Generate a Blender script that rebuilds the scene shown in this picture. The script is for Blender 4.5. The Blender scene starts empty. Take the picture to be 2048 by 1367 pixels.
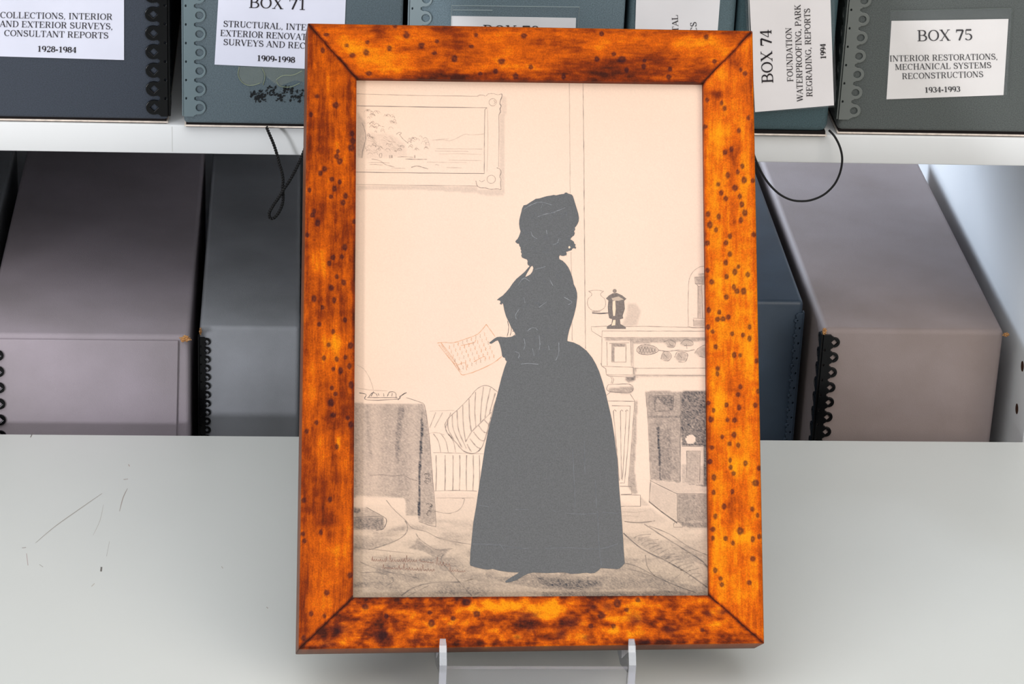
import bpy, bmesh, math, random
import numpy as np
from mathutils import Vector, Matrix

# ------------------------------------------------------------------ camera
F, CX, CY = 5880.0, 1024.0, 683.5
TZ = 0.75                                   # table top height
R = np.array([[0.99713016, 0.01017095, 0.07502], [-0.06351151, -0.4269385, 0.90204756], [0.0412036, -0.90422346, -0.42506728]])
CAM = np.array([0.0, -1.63, TZ + 0.834])
cam_data = bpy.data.cameras.new('camera'); cam = bpy.data.objects.new('camera', cam_data)
bpy.context.scene.collection.objects.link(cam)
cam_data.sensor_width = 36.0; cam_data.lens = F / 2048 * 36.0
cam_data.clip_start = 0.05; cam_data.clip_end = 50
M = np.eye(4); M[:3, 0] = R[:, 0]; M[:3, 1] = -R[:, 1]; M[:3, 2] = -R[:, 2]; M[:3, 3] = CAM
cam.matrix_world = Matrix(M.tolist())
sc = bpy.context.scene; sc.camera = cam
# ------------------------------------------------------------------ world, lights, exposure
w = bpy.data.worlds.new('room_light'); sc.world = w; w.use_nodes = True
w.node_tree.nodes['Background'].inputs[0].default_value = (0.86, 0.93, 1.0, 1)
w.node_tree.nodes['Background'].inputs[1].default_value = 0.135
def area(name, loc, target, sx, sy, power, col):
    d = bpy.data.lights.new(name, 'AREA'); d.shape = 'RECTANGLE'; d.size = sx; d.size_y = sy; d.energy = power; d.color = col
    o = bpy.data.objects.new(name, d); sc.collection.objects.link(o); o.location = loc
    o.rotation_euler = (Vector(target) - Vector(loc)).to_track_quat('-Z', 'Y').to_euler()
    return o
area('window_light', (-2.6, -3.2, TZ + 0.22), (0, 0, TZ + 0.05), 0.42, 0.42, 72, (0.95, 0.96, 1.0))
area('right_fill', (1.3, -1.7, TZ + 1.0), (0.28, 0, TZ + 0.05), 1.1, 1.1, 18, (1.0, 0.92, 0.82))  # warm fill added to lift the right-hand side, no visible source
rw = area('rear_window', (-0.12, 1.1, TZ + 0.34), (0.38, 0.2, TZ + 0.07), 0.35, 0.3, 3.3, (0.72, 0.84, 1.0)); rw.data.spread = math.radians(75)
area('ceiling_light', (-0.35, -1.0, TZ + 1.9), (0.0, -0.3, TZ), 3.0, 1.9, 42, (0.97, 0.99, 1.0))
sc.view_settings.view_transform = 'Standard'; sc.view_settings.look = 'None'
sc.view_settings.gamma = 1; sc.view_settings.use_curve_mapping = False; sc.view_settings.exposure = 0.0

C = sc.collection
rnd = random.Random(7); nr = np.random.RandomState(5)
# ------------------------------------------------------------------ pixel helpers
def ray(x, y):
    return R @ np.array([(x - CX) / F, (y - CY) / F, 1.0])
def on_y(x, y, Y):                           # point on the vertical plane Y
    r = ray(x, y); return CAM + r * ((Y - CAM[1]) / r[1])
def on_z(x, y, Z):
    r = ray(x, y); return CAM + r * ((Z - CAM[2]) / r[2])
def nrm(a): return a / np.linalg.norm(a)
FU = nrm(np.array([0.99782803, 0.06267774, -0.02026649]))      # frame: right
FW = nrm(np.array([-0.0057684, -0.61054017, -0.79196428]))     # frame: down
FN = nrm(np.cross(FW, FU)); FN = FN if FN[1] < 0 else -FN      # frame: towards viewer
FO = on_z(1062, 1291, TZ + 0.036)
def on_f(x, y, n=0.0):
    r = ray(x, y); return CAM + r * (((FO + FN * n - CAM) @ FN) / (r @ FN))
def on_f_arr(X, Y, n=0.0):
    r = np.stack([(X - CX) / F, (Y - CY) / F, np.ones_like(X)], -1) @ R.T
    t = ((FO + FN * n - CAM) @ FN) / (r @ FN)
    return CAM + r * t[..., None]
def lin(c):
    c = np.asarray(c, float) / 255.0
    return np.where(c <= 0.04045, c / 12.92, ((c + 0.055) / 1.055) ** 2.4)
# ------------------------------------------------------------------ materials
def mat(name, rgb, rough=0.6, spec=0.5, noise=0.0, scale=300.0, bump=0.0, bscale=900.0, metallic=0.0, rgb2=None, stretch=None, coat=0.0):
    m = bpy.data.materials.new(name); m.use_nodes = True; nt = m.node_tree; b = nt.nodes['Principled BSDF']
    c = lin(rgb); b.inputs['Base Color'].default_value = (*c, 1)
    b.inputs['Roughness'].default_value = rough; b.inputs['Specular IOR Level'].default_value = spec
    b.inputs['Metallic'].default_value = metallic; b.inputs['Coat Weight'].default_value = coat
    tc = nt.nodes.new('ShaderNodeTexCoord'); mp = nt.nodes.new('ShaderNodeMapping')
    if stretch: mp.inputs['Scale'].default_value = stretch
    nt.links.new(tc.outputs['Object'], mp.inputs[0])
    if noise or rgb2 is not None:
        n = nt.nodes.new('ShaderNodeTexNoise'); n.inputs['Scale'].default_value = scale; n.inputs['Detail'].default_value = 5
        nt.links.new(mp.outputs[0], n.inputs['Vector'])
        r = nt.nodes.new('ShaderNodeValToRGB'); r.color_ramp.elements[0].position = 0.3; r.color_ramp.elements[1].position = 0.7
        c2 = lin(rgb2) if rgb2 is not None else c * (1 - noise)
        r.color_ramp.elements[0].color = (*c2, 1); r.color_ramp.elements[1].color = (*(c * (1 + noise * 0.5)), 1)
        nt.links.new(n.outputs['Fac'], r.inputs[0]); nt.links.new(r.outputs[0], b.inputs['Base Color'])
    if bump:
        n2 = nt.nodes.new('ShaderNodeTexNoise'); n2.inputs['Scale'].default_value = bscale; n2.inputs['Detail'].default_value = 3
        bp = nt.nodes.new('ShaderNodeBump'); bp.inputs['Strength'].default_value = bump; bp.inputs['Distance'].default_value = 0.0006
        nt.links.new(mp.outputs[0], n2.inputs['Vector']); nt.links.new(n2.outputs['Fac'], bp.inputs['Height']); nt.links.new(bp.outputs[0], b.inputs['Normal'])
    return m
def attr_mat(name, rough=0.8, spec=0.3, grain=0.0, gscale=2500, coat=0.0, bump=0.0):
    m = bpy.data.materials.new(name); m.use_nodes = True; nt = m.node_tree; b = nt.nodes['Principled BSDF']
    a = nt.nodes.new('ShaderNodeAttribute'); a.attribute_name = 'Col'
    b.inputs['Roughness'].default_value = rough; b.inputs['Specular IOR Level'].default_value = spec; b.inputs['Coat Weight'].default_value = coat
    b.inputs['Coat Roughness'].default_value = 0.25
    tc = nt.nodes.new('ShaderNodeTexCoord'); n = nt.nodes.new('ShaderNodeTexNoise'); n.inputs['Scale'].default_value = gscale; n.inputs['Detail'].default_value = 2
    nt.links.new(tc.outputs['Object'], n.inputs['Vector'])
    mr = nt.nodes.new('ShaderNodeMapRange'); mr.inputs[1].default_value = 0.3; mr.inputs[2].default_value = 0.7; mr.inputs[3].default_value = 1 - grain; mr.inputs[4].default_value = 1 + grain
    nt.links.new(n.outputs['Fac'], mr.inputs[0])
    mx = nt.nodes.new('ShaderNodeVectorMath'); mx.operation = 'SCALE'
    nt.links.new(a.outputs['Color'], mx.inputs[0]); nt.links.new(mr.outputs[0], mx.inputs['Scale']); nt.links.new(mx.outputs[0], b.inputs['Base Color'])
    if bump:
        bp = nt.nodes.new('ShaderNodeBump'); bp.inputs['Strength'].default_value = bump; bp.inputs['Distance'].default_value = 0.0004
        nt.links.new(n.outputs['Fac'], bp.inputs['Height']); nt.links.new(bp.outputs[0], b.inputs['Normal'])
    return m
def clear_mat(name, tint, gloss=0.15, haze=0.0, rough=0.1):
    m = bpy.data.materials.new(name); m.use_nodes = True; nt = m.node_tree; nt.nodes.remove(nt.nodes['Principled BSDF'])
    out = nt.nodes['Material Output']; t = nt.nodes.new('ShaderNodeBsdfTransparent'); t.inputs[0].default_value = (*tint, 1)
    g = nt.nodes.new('ShaderNodeBsdfGlossy'); g.inputs['Roughness'].default_value = rough
    d = nt.nodes.new('ShaderNodeBsdfDiffuse'); d.inputs[0].default_value = (0.75, 0.77, 0.85, 1)
    a = nt.nodes.new('ShaderNodeMixShader'); a.inputs[0].default_value = haze; b = nt.nodes.new('ShaderNodeMixShader')
    f = nt.nodes.new('ShaderNodeFresnel'); f.inputs[0].default_value = 1.45
    mm = nt.nodes.new('ShaderNodeMath'); mm.operation = 'ADD'; mm.inputs[1].default_value = gloss; nt.links.new(f.outputs[0], mm.inputs[0])
    nt.links.new(t.outputs[0], a.inputs[1]); nt.links.new(d.outputs[0], a.inputs[2])
    nt.links.new(mm.outputs[0], b.inputs[0]); nt.links.new(a.outputs[0], b.inputs[1]); nt.links.new(g.outputs[0], b.inputs[2]); nt.links.new(b.outputs[0], out.inputs[0])
    return m
WHITE = mat('white_laminate', (230, 231, 227), 0.45, 0.35, noise=0.03, scale=6)
SHELFW = mat('white_shelf_board', (222, 223, 224), 0.5, 0.3, noise=0.03, scale=8)
FLOORM = mat('grey_carpet', (120, 118, 115), 0.95, 0.1, noise=0.2, scale=200)
INK = mat('black_ink', (38, 32, 36), 0.7, 0.3)
LABEL = mat('label_paper', (236, 234, 238), 0.55, 0.3, noise=0.03, scale=40)
LABEL2 = mat('bluish_label_paper', (218, 220, 236), 0.5, 0.3, noise=0.05, scale=30)
BLACK = mat('black_enamel', (6, 7, 9), 0.28, 0.22)
CORD = mat('black_cord', (14, 13, 14), 0.6, 0.3)
SHADEGAP = mat('painted_gap_shadow', (30, 26, 26), 0.9, 0.1)
CARD = mat('raw_card_edge', (232, 218, 206), 0.8, 0.2, noise=0.2, scale=300)
TORN = mat('torn_card', (206, 160, 108), 0.95, 0.05, noise=0.5, scale=1400, rgb2=(120, 72, 40))
SLEEVE = clear_mat('clear_sleeve', (0.98, 0.99, 0.99), 0.0, 0.03, 0.12)
ACRYL = clear_mat('clear_acrylic', (0.985, 0.985, 0.995), -0.02, 0.05, 0.05)
ACRYL_EDGE = clear_mat('acrylic_cut_edge', (0.62, 0.62, 0.74), 0.10, 0.35, 0.2)
ACRYL_PALE = clear_mat('acrylic_pale_edge', (0.96, 0.93, 0.88), 0.10, 0.30, 0.2)
# ------------------------------------------------------------------ object helpers
def thing(name, label, cat, loc=(0, 0, 0), group=None):
    o = bpy.data.objects.new(name, None); C.objects.link(o); o.location = loc; o.empty_display_size = 0.02
    o['label'] = label; o['category'] = cat
    if group: o['group'] = group
    return o
def origin(p):
    v = np.zeros(3)
    while p is not None: v = v + np.array(p.location); p = p.parent
    return v
def mesh(name, verts, faces, m, parent=None, smooth=False, col=None, label=None, bevel=0.0, seg=2):
    me = bpy.data.meshes.new(name); verts = np.asarray(verts, float) - origin(parent)
    me.from_pydata(verts.tolist(), [], faces); me.update()
    if bevel:
        bm = bmesh.new(); bm.from_mesh(me); bmesh.ops.recalc_face_normals(bm, faces=bm.faces[:])
        bmesh.ops.bevel(bm, geom=bm.edges[:], offset=bevel, segments=seg, affect='EDGES', profile=0.5); bm.to_mesh(me); bm.free()
    if smooth or bevel:
        me.polygons.foreach_set('use_smooth', [True] * len(me.polygons))
    if bevel: me.set_sharp_from_angle(angle=math.radians(50))
    if isinstance(m, (list, tuple)):
        for q in m: me.materials.append(q)
    else: me.materials.append(m)
    if col is not None:
        a = me.color_attributes.new('Col', 'FLOAT_COLOR', 'POINT')
        cc = np.ones((len(verts), 4), np.float32); cc[:, :3] = col; a.data.foreach_set('color', cc.ravel())
    o = bpy.data.objects.new(name, me); C.objects.link(o)
    if parent is not None: o.parent = parent
    if label: o['label'] = label
    return o
BF = [(0, 1, 3, 2), (4, 6, 7, 5), (0, 4, 5, 1), (2, 3, 7, 6), (0, 2, 6, 4), (1, 5, 7, 3)]
def box(name, lo, hi, m, parent=None, bevel=0.0, **k):
    v = [(x, y, z) for x in (lo[0], hi[0]) for y in (lo[1], hi[1]) for z in (lo[2], hi[2])]
    return mesh(name, v, BF, m, parent, bevel=bevel, **k)
def catmull(P, n=6, closed=False):
    P = [np.asarray(p, float) for p in P]; L = len(P)
    if L < 3: return np.array(P)
    out = []
    for i in range(L if closed else L - 1):
        a, b, c, d = (P[(i - 1) % L], P[i], P[(i + 1) % L], P[(i + 2) % L]) if closed else (P[max(i - 1, 0)], P[i], P[i + 1], P[min(i + 2, L - 1)])
        for k in range(n):
            t = k / n; out.append(0.5 * ((2 * b) + (c - a) * t + (2 * a - 5 * b + 4 * c - d) * t * t + (3 * b - a - 3 * c + d) * t ** 3))
    if not closed: out.append(P[-1])
    return np.array(out)
def tube(path, r, m, name, parent, sides=8, label=None):
    P = np.asarray(path, float); n = len(P); V = []; Fc = []
    T = np.gradient(P, axis=0); T /= np.linalg.norm(T, axis=1)[:, None] + 1e-12
    up = np.array([0, 1.0, 0.05]); 
    for i in range(n):
        a = np.cross(T[i], up); a /= np.linalg.norm(a) + 1e-12; b = np.cross(T[i], a)
        for k in range(sides):
            th = 2 * math.pi * k / sides; V.append(P[i] + r * (math.cos(th) * a + math.sin(th) * b))
    for i in range(n - 1):
        for k in range(sides):
            k2 = (k + 1) % sides; Fc.append((i * sides + k, i * sides + k2, (i + 1) * sides + k2, (i + 1) * sides + k))
    Fc.append(tuple(range(sides))); Fc.append(tuple((n - 1) * sides + k for k in range(sides)))
    return mesh(name, V, Fc, m, parent, smooth=True, label=label)
# ------------------------------------------------------------------ serif lettering
TH, TN = 0.15, 0.05
def Ln(x0, y0, x1, y1, k=1): return ('L', x0, y0, x1, y1, k)
def Ar(cx, cy, rx, ry, a0, a1): return ('A', cx, cy, rx, ry, a0, a1)
def sf(x, y, h=0.14): return ('L', x - h, y, x + h, y, 0)
ST = lambda x: [Ln(x, 0, x, 1), sf(x, 0.02), sf(x, 0.98)]
GL = {
 'A': (.76, [Ln(.08, 0, .38, 1, 0), Ln(.37, 1, .66, 0), Ln(.18, .33, .54, .33, 0), sf(.08, .02, .1), sf(.66, .02, .12)]),
 'B': (.74, ST(.18) + [Ln(.18, .98, .38, .98, 0), Ln(.18, .52, .4, .52, 0), Ln(.18, .02, .4, .02, 0), Ar(.38, .75, .2, .23, 90, -90), Ar(.4, .27, .25, .25, 90, -90)]),
 'C': (.76, [Ar(.4, .5, .32, .48, 48, 312), Ln(.64, .97, .64, .68, 0), Ln(.62, .86, .65, .7, 0)]),
 'D': (.82, ST(.18) + [Ln(.18, .98, .38, .98, 0), Ln(.18, .02, .38, .02, 0), Ar(.38, .5, .33, .48, 90, -90)]),
 'E': (.74, ST(.18) + [Ln(.18, .98, .62, .98, 0), Ln(.18, .02, .66, .02, 0), Ln(.18, .52, .46, .52, 0), Ln(.62, 1, .62, .72, 0), Ln(.66, 0, .66, .3, 0), Ln(.46, .4, .46, .64, 0)]),
 'F': (.7, ST(.18) + [Ln(.18, .98, .62, .98, 0), Ln(.18, .52, .46, .52, 0), Ln(.62, 1, .62, .72, 0), Ln(.46, .4, .46, .64, 0)]),
 'G': (.82, [Ar(.4, .5, .32, .48, 48, 312), Ln(.64, .97, .64, .68, 0), Ln(.66, .04, .66, .42), sf(.66, .42, .14)]),
 'H': (.84, ST(.18) + ST(.66) + [Ln(.18, .52, .66, .52, 0)]),
 'I': (.42, ST(.2)),
 'K': (.8, ST(.18) + [Ln(.2, .38, .62, 1, 0), Ln(.36, .58, .68, 0), sf(.62, .98, .1), sf(.68, .02, .1)]),
 'L': (.7, ST(.18) + [Ln(.18, .02, .62, .02, 0), Ln(.62, 0, .62, .32, 0)]),
 'M': (.96, [Ln(.14, 0, .14, 1, 0), Ln(.16, 1, .46, .05), Ln(.46, .03, .78, 1, 0), Ln(.78, 0, .78, 1), sf(.14, .02, .1), sf(.78, .02), sf(.1, .98, .08), sf(.84, .98, .08)]),
 'N': (.84, [Ln(.14, 0, .14, 1, 0), Ln(.16, 1, .66, .03), Ln(.68, 0, .68, 1, 0), sf(.14, .02, .1), sf(.68, .98, .1), sf(.08, .98, .08)]),
 'O': (.8, [Ar(.4, .5, .32, .48, 0, 360)]),
 'P': (.72, ST(.18) + [Ln(.18, .98, .38, .98, 0), Ln(.18, .47, .38, .47, 0), Ar(.38, .725, .25, .255, 90, -90)]),
 'R': (.78, ST(.18) + [Ln(.18, .98, .38, .98, 0), Ln(.18, .5, .38, .5, 0), Ar(.38, .74, .22, .24, 90, -90), Ln(.42, .5, .62, .06), Ln(.6, .03, .74, .03, 0)]),
 'S': (.66, [Ar(.32, .75, .2, .23, 25, 270), Ar(.34, .27, .23, .25, 90, -155), Ln(.52, .97, .52, .7, 0), Ln(.1, .03, .1, .32, 0), Ln(.24, .6, .44, .45)]),
 'T': (.72, [Ln(.36, 0, .36, 1), Ln(.05, .98, .67, .98, 0), Ln(.05, 1, .05, .7, 0), Ln(.67, 1, .67, .7, 0), sf(.36, .02)]),
 'U': (.82, [Ln(.18, .3, .18, 1), Ar(.42, .32, .24, .3, 180, 360), Ln(.66, .3, .66, 1, 0), sf(.18, .98), sf(.66, .98, .1)]),
 'V': (.76, [Ln(.1, 1, .39, 0), Ln(.38, 0, .66, 1, 0), sf(.1, .98, .11), sf(.66, .98, .1)]),
 'W': (1.04, [Ln(.1, 1, .33, 0), Ln(.33, 0, .52, 1, 0), Ln(.5, 1, .73, 0), Ln(.72, 0, .94, 1, 0), sf(.1, .98, .1), sf(.94, .98, .09), sf(.5, .98, .1)]),
 'X': (.76, [Ln(.12, 1, .62, 0), Ln(.12, 0, .62, 1, 0), sf(.12, .02, .11), sf(.12, .98, .11), sf(.64, .02, .11), sf(.62, .98, .1)]),
 'Y': (.74, [Ln(.1, 1, .37, .45), Ln(.66, 1, .38, .45, 0), Ln(.37, .5, .37, 0), sf(.1, .98, .1), sf(.66, .98, .1), sf(.37, .02)]),
 '0': (.6, [Ar(.3, .5, .21, .48, 0, 360)]),
 '1': (.6, [Ln(.32, 0, .32, 1), sf(.32, .02, .17), Ln(.12, .84, .32, .98, 0)]),
 '2': (.6, [Ar(.3, .74, .19, .24, 170, -30), Ln(.46, .6, .1, .06, 0), Ln(.1, .06, .5, .06), Ln(.52, .0, .52, .22, 0)]),
 '3': (.6, [Ar(.28, .76, .18, .22, 160, -90), Ar(.28, .28, .22, .26, 90, -160)]),
 '4': (.6, [Ln(.4, 0, .4, 1), Ln(.38, 1, .05, .3, 0), Ln(.04, .28, .56, .28, 0), sf(.4, .02, .13)]),
 '5': (.6, [Ln(.14, .94, .5, .94), Ln(.13, .96, .12, .52, 0), Ar(.28, .3, .22, .28, 120, -150)]),
 '7': (.6, [Ln(.08, .93, .54, .93), Ln(.08, .98, .08, .72, 0), Ln(.54, .93, .26, 0)]),
 '8': (.6, [Ar(.3, .76, .17, .21, 0, 360), Ar(.3, .28, .21, .26, 0, 360)]),
 '9': (.6, [Ar(.3, .68, .2, .3, 0, 360), Ar(.24, .45, .27, .43, 30, -80)]),
 ',': (.3, [Ln(.13, .1, .15, -.02), Ln(.17, .02, .1, -.16, 0)]), '-': (.36, [Ln(.04, .36, .32, .36)]), '&': (.8, [Ar(.34, .75, .16, .22, 0, 360), Ar(.32, .28, .24, .27, 0, 360), Ln(.3, .6, .72, .02)]), ' ': (.32, []),
}
def advance(s): return sum(GL[c][0] for c in s)
def text(s, p0, p1, cap, proj, name, parent, m=None, bold=1.0, prefix=None, obj_label=None):
    """s written along the baseline p0->p1 (photo pixels); proj puts a pixel on its plane."""
    p0 = np.array(p0, float); p1 = np.array(p1, float); d = p1 - p0; L = np.linalg.norm(d); d /= L; up = np.array([d[1], -d[0]])
    k = L / advance(prefix or s); V = []; Fc = []
    th, tn = TH * bold * cap, TN * bold * 1.15 * cap
    def quad_strip(pts, ws):
        pts = np.array(pts); t = np.gradient(pts, axis=0); t /= np.linalg.norm(t, axis=1)[:, None] + 1e-9
        nn = np.stack([-t[:, 1], t[:, 0]], 1); b = len(V)
        for p, q, ww in zip(pts, nn, ws):
            V.append(proj(*(p + q * ww / 2))); V.append(proj(*(p - q * ww / 2)))
        for i in range(len(pts) - 1): Fc.append((b + 2 * i, b + 2 * i + 1, b + 2 * i + 3, b + 2 * i + 2))
    x = 0
    def P(gx, gy): return p0 + d * (x + gx * k) + up * gy * cap
    for ch in s:
        adv, st = GL[ch]
        for q in st:
            if q[0] == 'L':
                ww = th if q[5] else tn; quad_strip([P(q[1], q[2]), P(q[3], q[4])], [ww, ww])
            else:
                _, cx, cy, rx, ry, a0, a1 = q; n = max(6, int(abs(a1 - a0) / 22)); pts = []; ws = []
                for i in range(n + 1):
                    a = math.radians(a0 + (a1 - a0) * i / n); pts.append(P(cx + rx * math.cos(a), cy + ry * math.sin(a))); ws.append(tn + (th - tn) * abs(math.cos(a)) ** 1.5)
                quad_strip(pts, ws)
        x += adv * k
    return mesh(name, V, Fc, m or INK, parent)

# ------------------------------------------------------------------ STRUCTURE: floor, table, bookcase
fl = box('floor', (-2.5, -2.5, -0.05), (2.5, 1.65, 0.0), FLOORM); fl['kind'] = 'structure'
wb = box('wall_back', (-2.5, 1.6, 0.0), (2.5, 1.65, 2.6), mat('white_wall', (225, 225, 222), 0.8, 0.2)); wb['kind'] = 'structure'

tab = thing('work_table', 'white laminate table with faint scratches, standing before the archive shelves', 'table', (0, -0.4, 0))
box('table_top', (-0.95, -0.82, TZ - 0.028), (0.95, 0.0, TZ), WHITE, tab, bevel=0.0012)
for x in (-0.9, 0.86):
    for y in (-0.78, -0.06):
        box('leg', (x, y, 0), (x + 0.04, y + 0.04, TZ - 0.028), SHELFW, tab, bevel=0.002)
# faint scratches and specks on the laminate
SCR = [([(204, 986), (165, 1013), (110, 1052), (71, 1085)], 1.3, (176, 168, 160)), ([(255, 976), (246, 995), (239, 1022)], 1.5, (172, 158, 150)),
       ([(207, 1008), (200, 1040), (186, 1070)], 0.9, (196, 190, 184)), ([(66, 864), (61, 874)], 2.0, (120, 112, 110)), ([(203, 1133), (202, 1142)], 4.2, (122, 116, 112)),
       ([(53, 1106), (56, 1130)], 1.4, (190, 170, 168)), ([(219, 1082), (213, 1112)], 1.0, (196, 192, 188)), ([(44, 1095), (52, 1094)], 1.5, (180, 172, 168)), ([(257, 928), (259, 932)], 2.0, (190, 170, 165)),
       ([(79, 1128), (86, 1133)], 1.4, (185, 180, 176)), ([(247, 958), (256, 957)], 1.6, (196, 188, 180)), ([(183, 1172), (189, 1166)], 1.6, (196, 190, 180)), ([(443, 1132), (446, 1136)], 2, (200, 194, 186)), ([(533, 1213), (536, 1216)], 2.2, (190, 184, 178))]
SCM = attr_mat('scratch_marks', 0.7)
for pts, wd, c in SCR:
    V = []; Fc = []; pts = catmull([np.array(p, float) for p in pts], 4); t = np.gradient(pts, axis=0); t /= np.linalg.norm(t, axis=1)[:, None] + 1e-9
    for i, p in enumerate(pts):
        k = wd * (0.35 + 0.65 * math.sin(math.pi * (i + .5) / len(pts))); q = np.array([-t[i, 1], t[i, 0]]) * k / 2
        V.append(on_z(*(p + q), TZ + 0.0001)); V.append(on_z(*(p - q), TZ + 0.0001))
    for i in range(len(pts) - 1): Fc.append((2 * i, 2 * i + 1, 2 * i + 3, 2 * i + 2))
    mesh('scratch', V, Fc, SCM, tab, col=np.tile(lin(c), (len(V), 1)), label='faint grey scratch')

YS = 0.006
ZS = on_y(350, 250, YS)[2]; ZSB = on_y(350, 307, YS)[2]        # upper shelf top / underside
YA = 0.02
ZBT = on_y(353, 671, YA)[2]                                     # tops of the lower boxes
HB = 0.262; ZL = ZBT - HB                                       # lower shelf top
def XP(px, py, Y): return on_y(px, py, Y)[0]
XPAN = XP(2008, 668, 0.04) + 0.011
XLEFT = XP(-60, 668, 0.02) - 0.075
bc = thing('shelving_unit', 'white shelving unit holding two rows of archive boxes', 'shelves', (0.1, 0.2, 0))
SD = 0.40
box('shelf', (XLEFT, YS, ZSB), (XPAN, SD, ZS), SHELFW, bc, bevel=0.0008)
box('shelf', (XLEFT, YS, ZL - (ZS - ZSB)), (XPAN, SD, ZL), SHELFW, bc, bevel=0.0008)
box('shelf', (XLEFT, YS + 0.006, ZS + 0.30), (XPAN, SD, ZS + 0.32), SHELFW, bc, bevel=0.0008)  # top shelf out of view, added to keep ceiling light out of box gaps
box('side_panel', (XPAN, YS - 0.001, 0), (XPAN + 0.019, SD, ZS + 0.32), SHELFW, bc, bevel=0.0008)
box('side_panel', (XLEFT - 0.019, YS - 0.001, 0), (XLEFT, SD, ZS + 0.32), SHELFW, bc, bevel=0.0008)
box('back_panel', (XLEFT, SD, ZSB), (XPAN, SD + 0.008, ZS + 0.32), SHELFW, bc)
box('back_panel', (XLEFT, SD, 0), (0.14, SD + 0.008, ZSB - 0.0005), SHELFW, bc)
# peg holes in the right side panel
HOLE = mat('drilled_hole', (70, 45, 32), 0.9, 0.1)
def on_x(x, y, X):
    r = ray(x, y); return CAM + r * ((X - CAM[0]) / r[0])
for (hx, hy) in ((2045, 732), (2034, 817)):
    c = on_x(hx, hy, XPAN); V = [(XPAN - 0.0002, c[1] + 0.0034 * math.cos(a), c[2] + 0.0034 * math.sin(a)) for a in np.linspace(0, 2 * math.pi, 17)[:-1]]
    V2 = [(XPAN - 0.00005, q[1], q[2]) for q in V]
    mesh('peg_hole', V + V2, [tuple(range(16))] + [(i, (i + 1) % 16, 16 + (i + 1) % 16, 16 + i) for i in range(16)], HOLE, bc, label='small dark peg hole')
# thin seam line on the shelf edge
box('edge_seam', (XP(344, 280, YS) - 0.0001, YS - 0.00012, ZSB + 0.0012), (XP(344, 280, YS) + 0.0002, YS + 0.0002, ZS - 0.001), mat('seam', (205, 205, 202), 0.7), bc)

# ------------------------------------------------------------------ metal edge strips with scalloped tabs
def metal_edge(name, p, z0, n, base, m, parent, Xe, Yf, sgn, hole=0.22, shape='diamond', side=True, tip=1.08, holec=0.70, tr=0.36, thick=0.0004, label=None):
    """p pitch, z0 bottom, n tabs, Xe corner x, Yf front y, sgn direction the tabs point along X"""
    def outline():
        pts = [(0, 0), (base * p * 0.9, 0)]
        for i in range(n):
            c = (i + 0.5) * p; uc = (tip - tr) * p; r = tr * p
            pts += [(base * p, c - 0.44 * p), (base * p * 1.25, c - 0.36 * p)]
            for a in np.linspace(-100, 100, 13): pts.append((uc + r * math.cos(math.radians(a)), c + r * math.sin(math.radians(a))))
            pts += [(base * p * 1.25, c + 0.36 * p), (base * p, c + 0.44 * p)]
        pts += [(base * p * 0.9, n * p), (0, n * p)]
        return pts
    def build(mapf, flip):
        cu = bpy.data.curves.new('tmp', 'CURVE'); cu.dimensions = '2D'; cu.fill_mode = 'BOTH'; cu.extrude = thick; cu.bevel_depth = thick * 0.8; cu.bevel_resolution = 1; cu.offset = -thick * 0.8
        def spl(pts):
            s = cu.splines.new('POLY'); s.points.add(len(pts) - 1); s.use_cyclic_u = True
            for q, pt in zip(s.points, pts): q.co = (pt[0], pt[1], 0, 1)
        spl(outline())
        for i in range(n):
            c = (i + 0.5) * p; ns = 4 if shape == 'diamond' else 14
            spl([(holec * p + hole * p * math.cos(-2 * math.pi * k / ns), c + hole * p * math.sin(-2 * math.pi * k / ns)) for k in range(ns)])
            if i < n - 1:
                spl([(0.13 * p + 0.05 * p * math.cos(-2 * math.pi * k / 8), (i + 1) * p + 0.075 * p * math.sin(-2 * math.pi * k / 8)) for k in range(8)])
        o = bpy.data.objects.new('tmp', cu); C.objects.link(o); dg = bpy.context.evaluated_depsgraph_get(); dg.update()
        me = bpy.data.meshes.new_from_object(o.evaluated_get(dg)); vs = [mapf(v.co) for v in me.vertices]; fs = [tuple(pl.vertices)[::-1] if flip else tuple(pl.vertices) for pl in me.polygons]
        bpy.data.objects.remove(o); bpy.data.curves.remove(cu); bpy.data.meshes.remove(me)
        return vs, fs
    V, Fc = build(lambda c: (Xe + sgn * c[0], Yf - 0.0006 - c[2], z0 + c[1]), sgn < 0)
    if side:
        V2, F2 = build(lambda c: (Xe - sgn * (0.0006 + c[2]), Yf + c[0], z0 + c[1]), False)
        b = len(V); V = V + V2; Fc = Fc + [tuple(b + i for i in q) for q in F2]
    return mesh(name, V, Fc, m, parent, label=label)

def archive_box(label, x0, x1, Yf, zb, m, h=HB, depth=0.32, group=None, tilt=0, liner=True, bev=0.0022, name='archive_box'):
    t = thing(name, label, 'box', ((x0 + x1) / 2, Yf + depth / 2, zb), group)
    zz = zb + (0.0027 if liner else 0)
    box('body', (x0, Yf, zz), (x1, Yf + depth, zb + h), m, t, bevel=bev, seg=3)
    if liner:
        box('gap_shadow_core', (x0 + 0.0012, Yf + 0.0012, zb + 0.0001), (x1 - 0.0012, Yf + depth - 0.001, zz + 0.001), SHADEGAP, t, label='dark core standing in for the shadow gap at the base')  # dark core paints the shadow gap around the liner edge
        box('liner_edge', (x0 + 0.0002, Yf + 0.0001, zb + 0.0007), (x1 - 0.0002, Yf + depth - 0.001, zb + 0.0016), CARD, t, bevel=0.0003, label='pale bare card edge at the base')
    return t
def quad(pts, Y, off=0.0004, T=None):
    return [on_y(x, y, Y - off) for x, y in pts]
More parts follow.
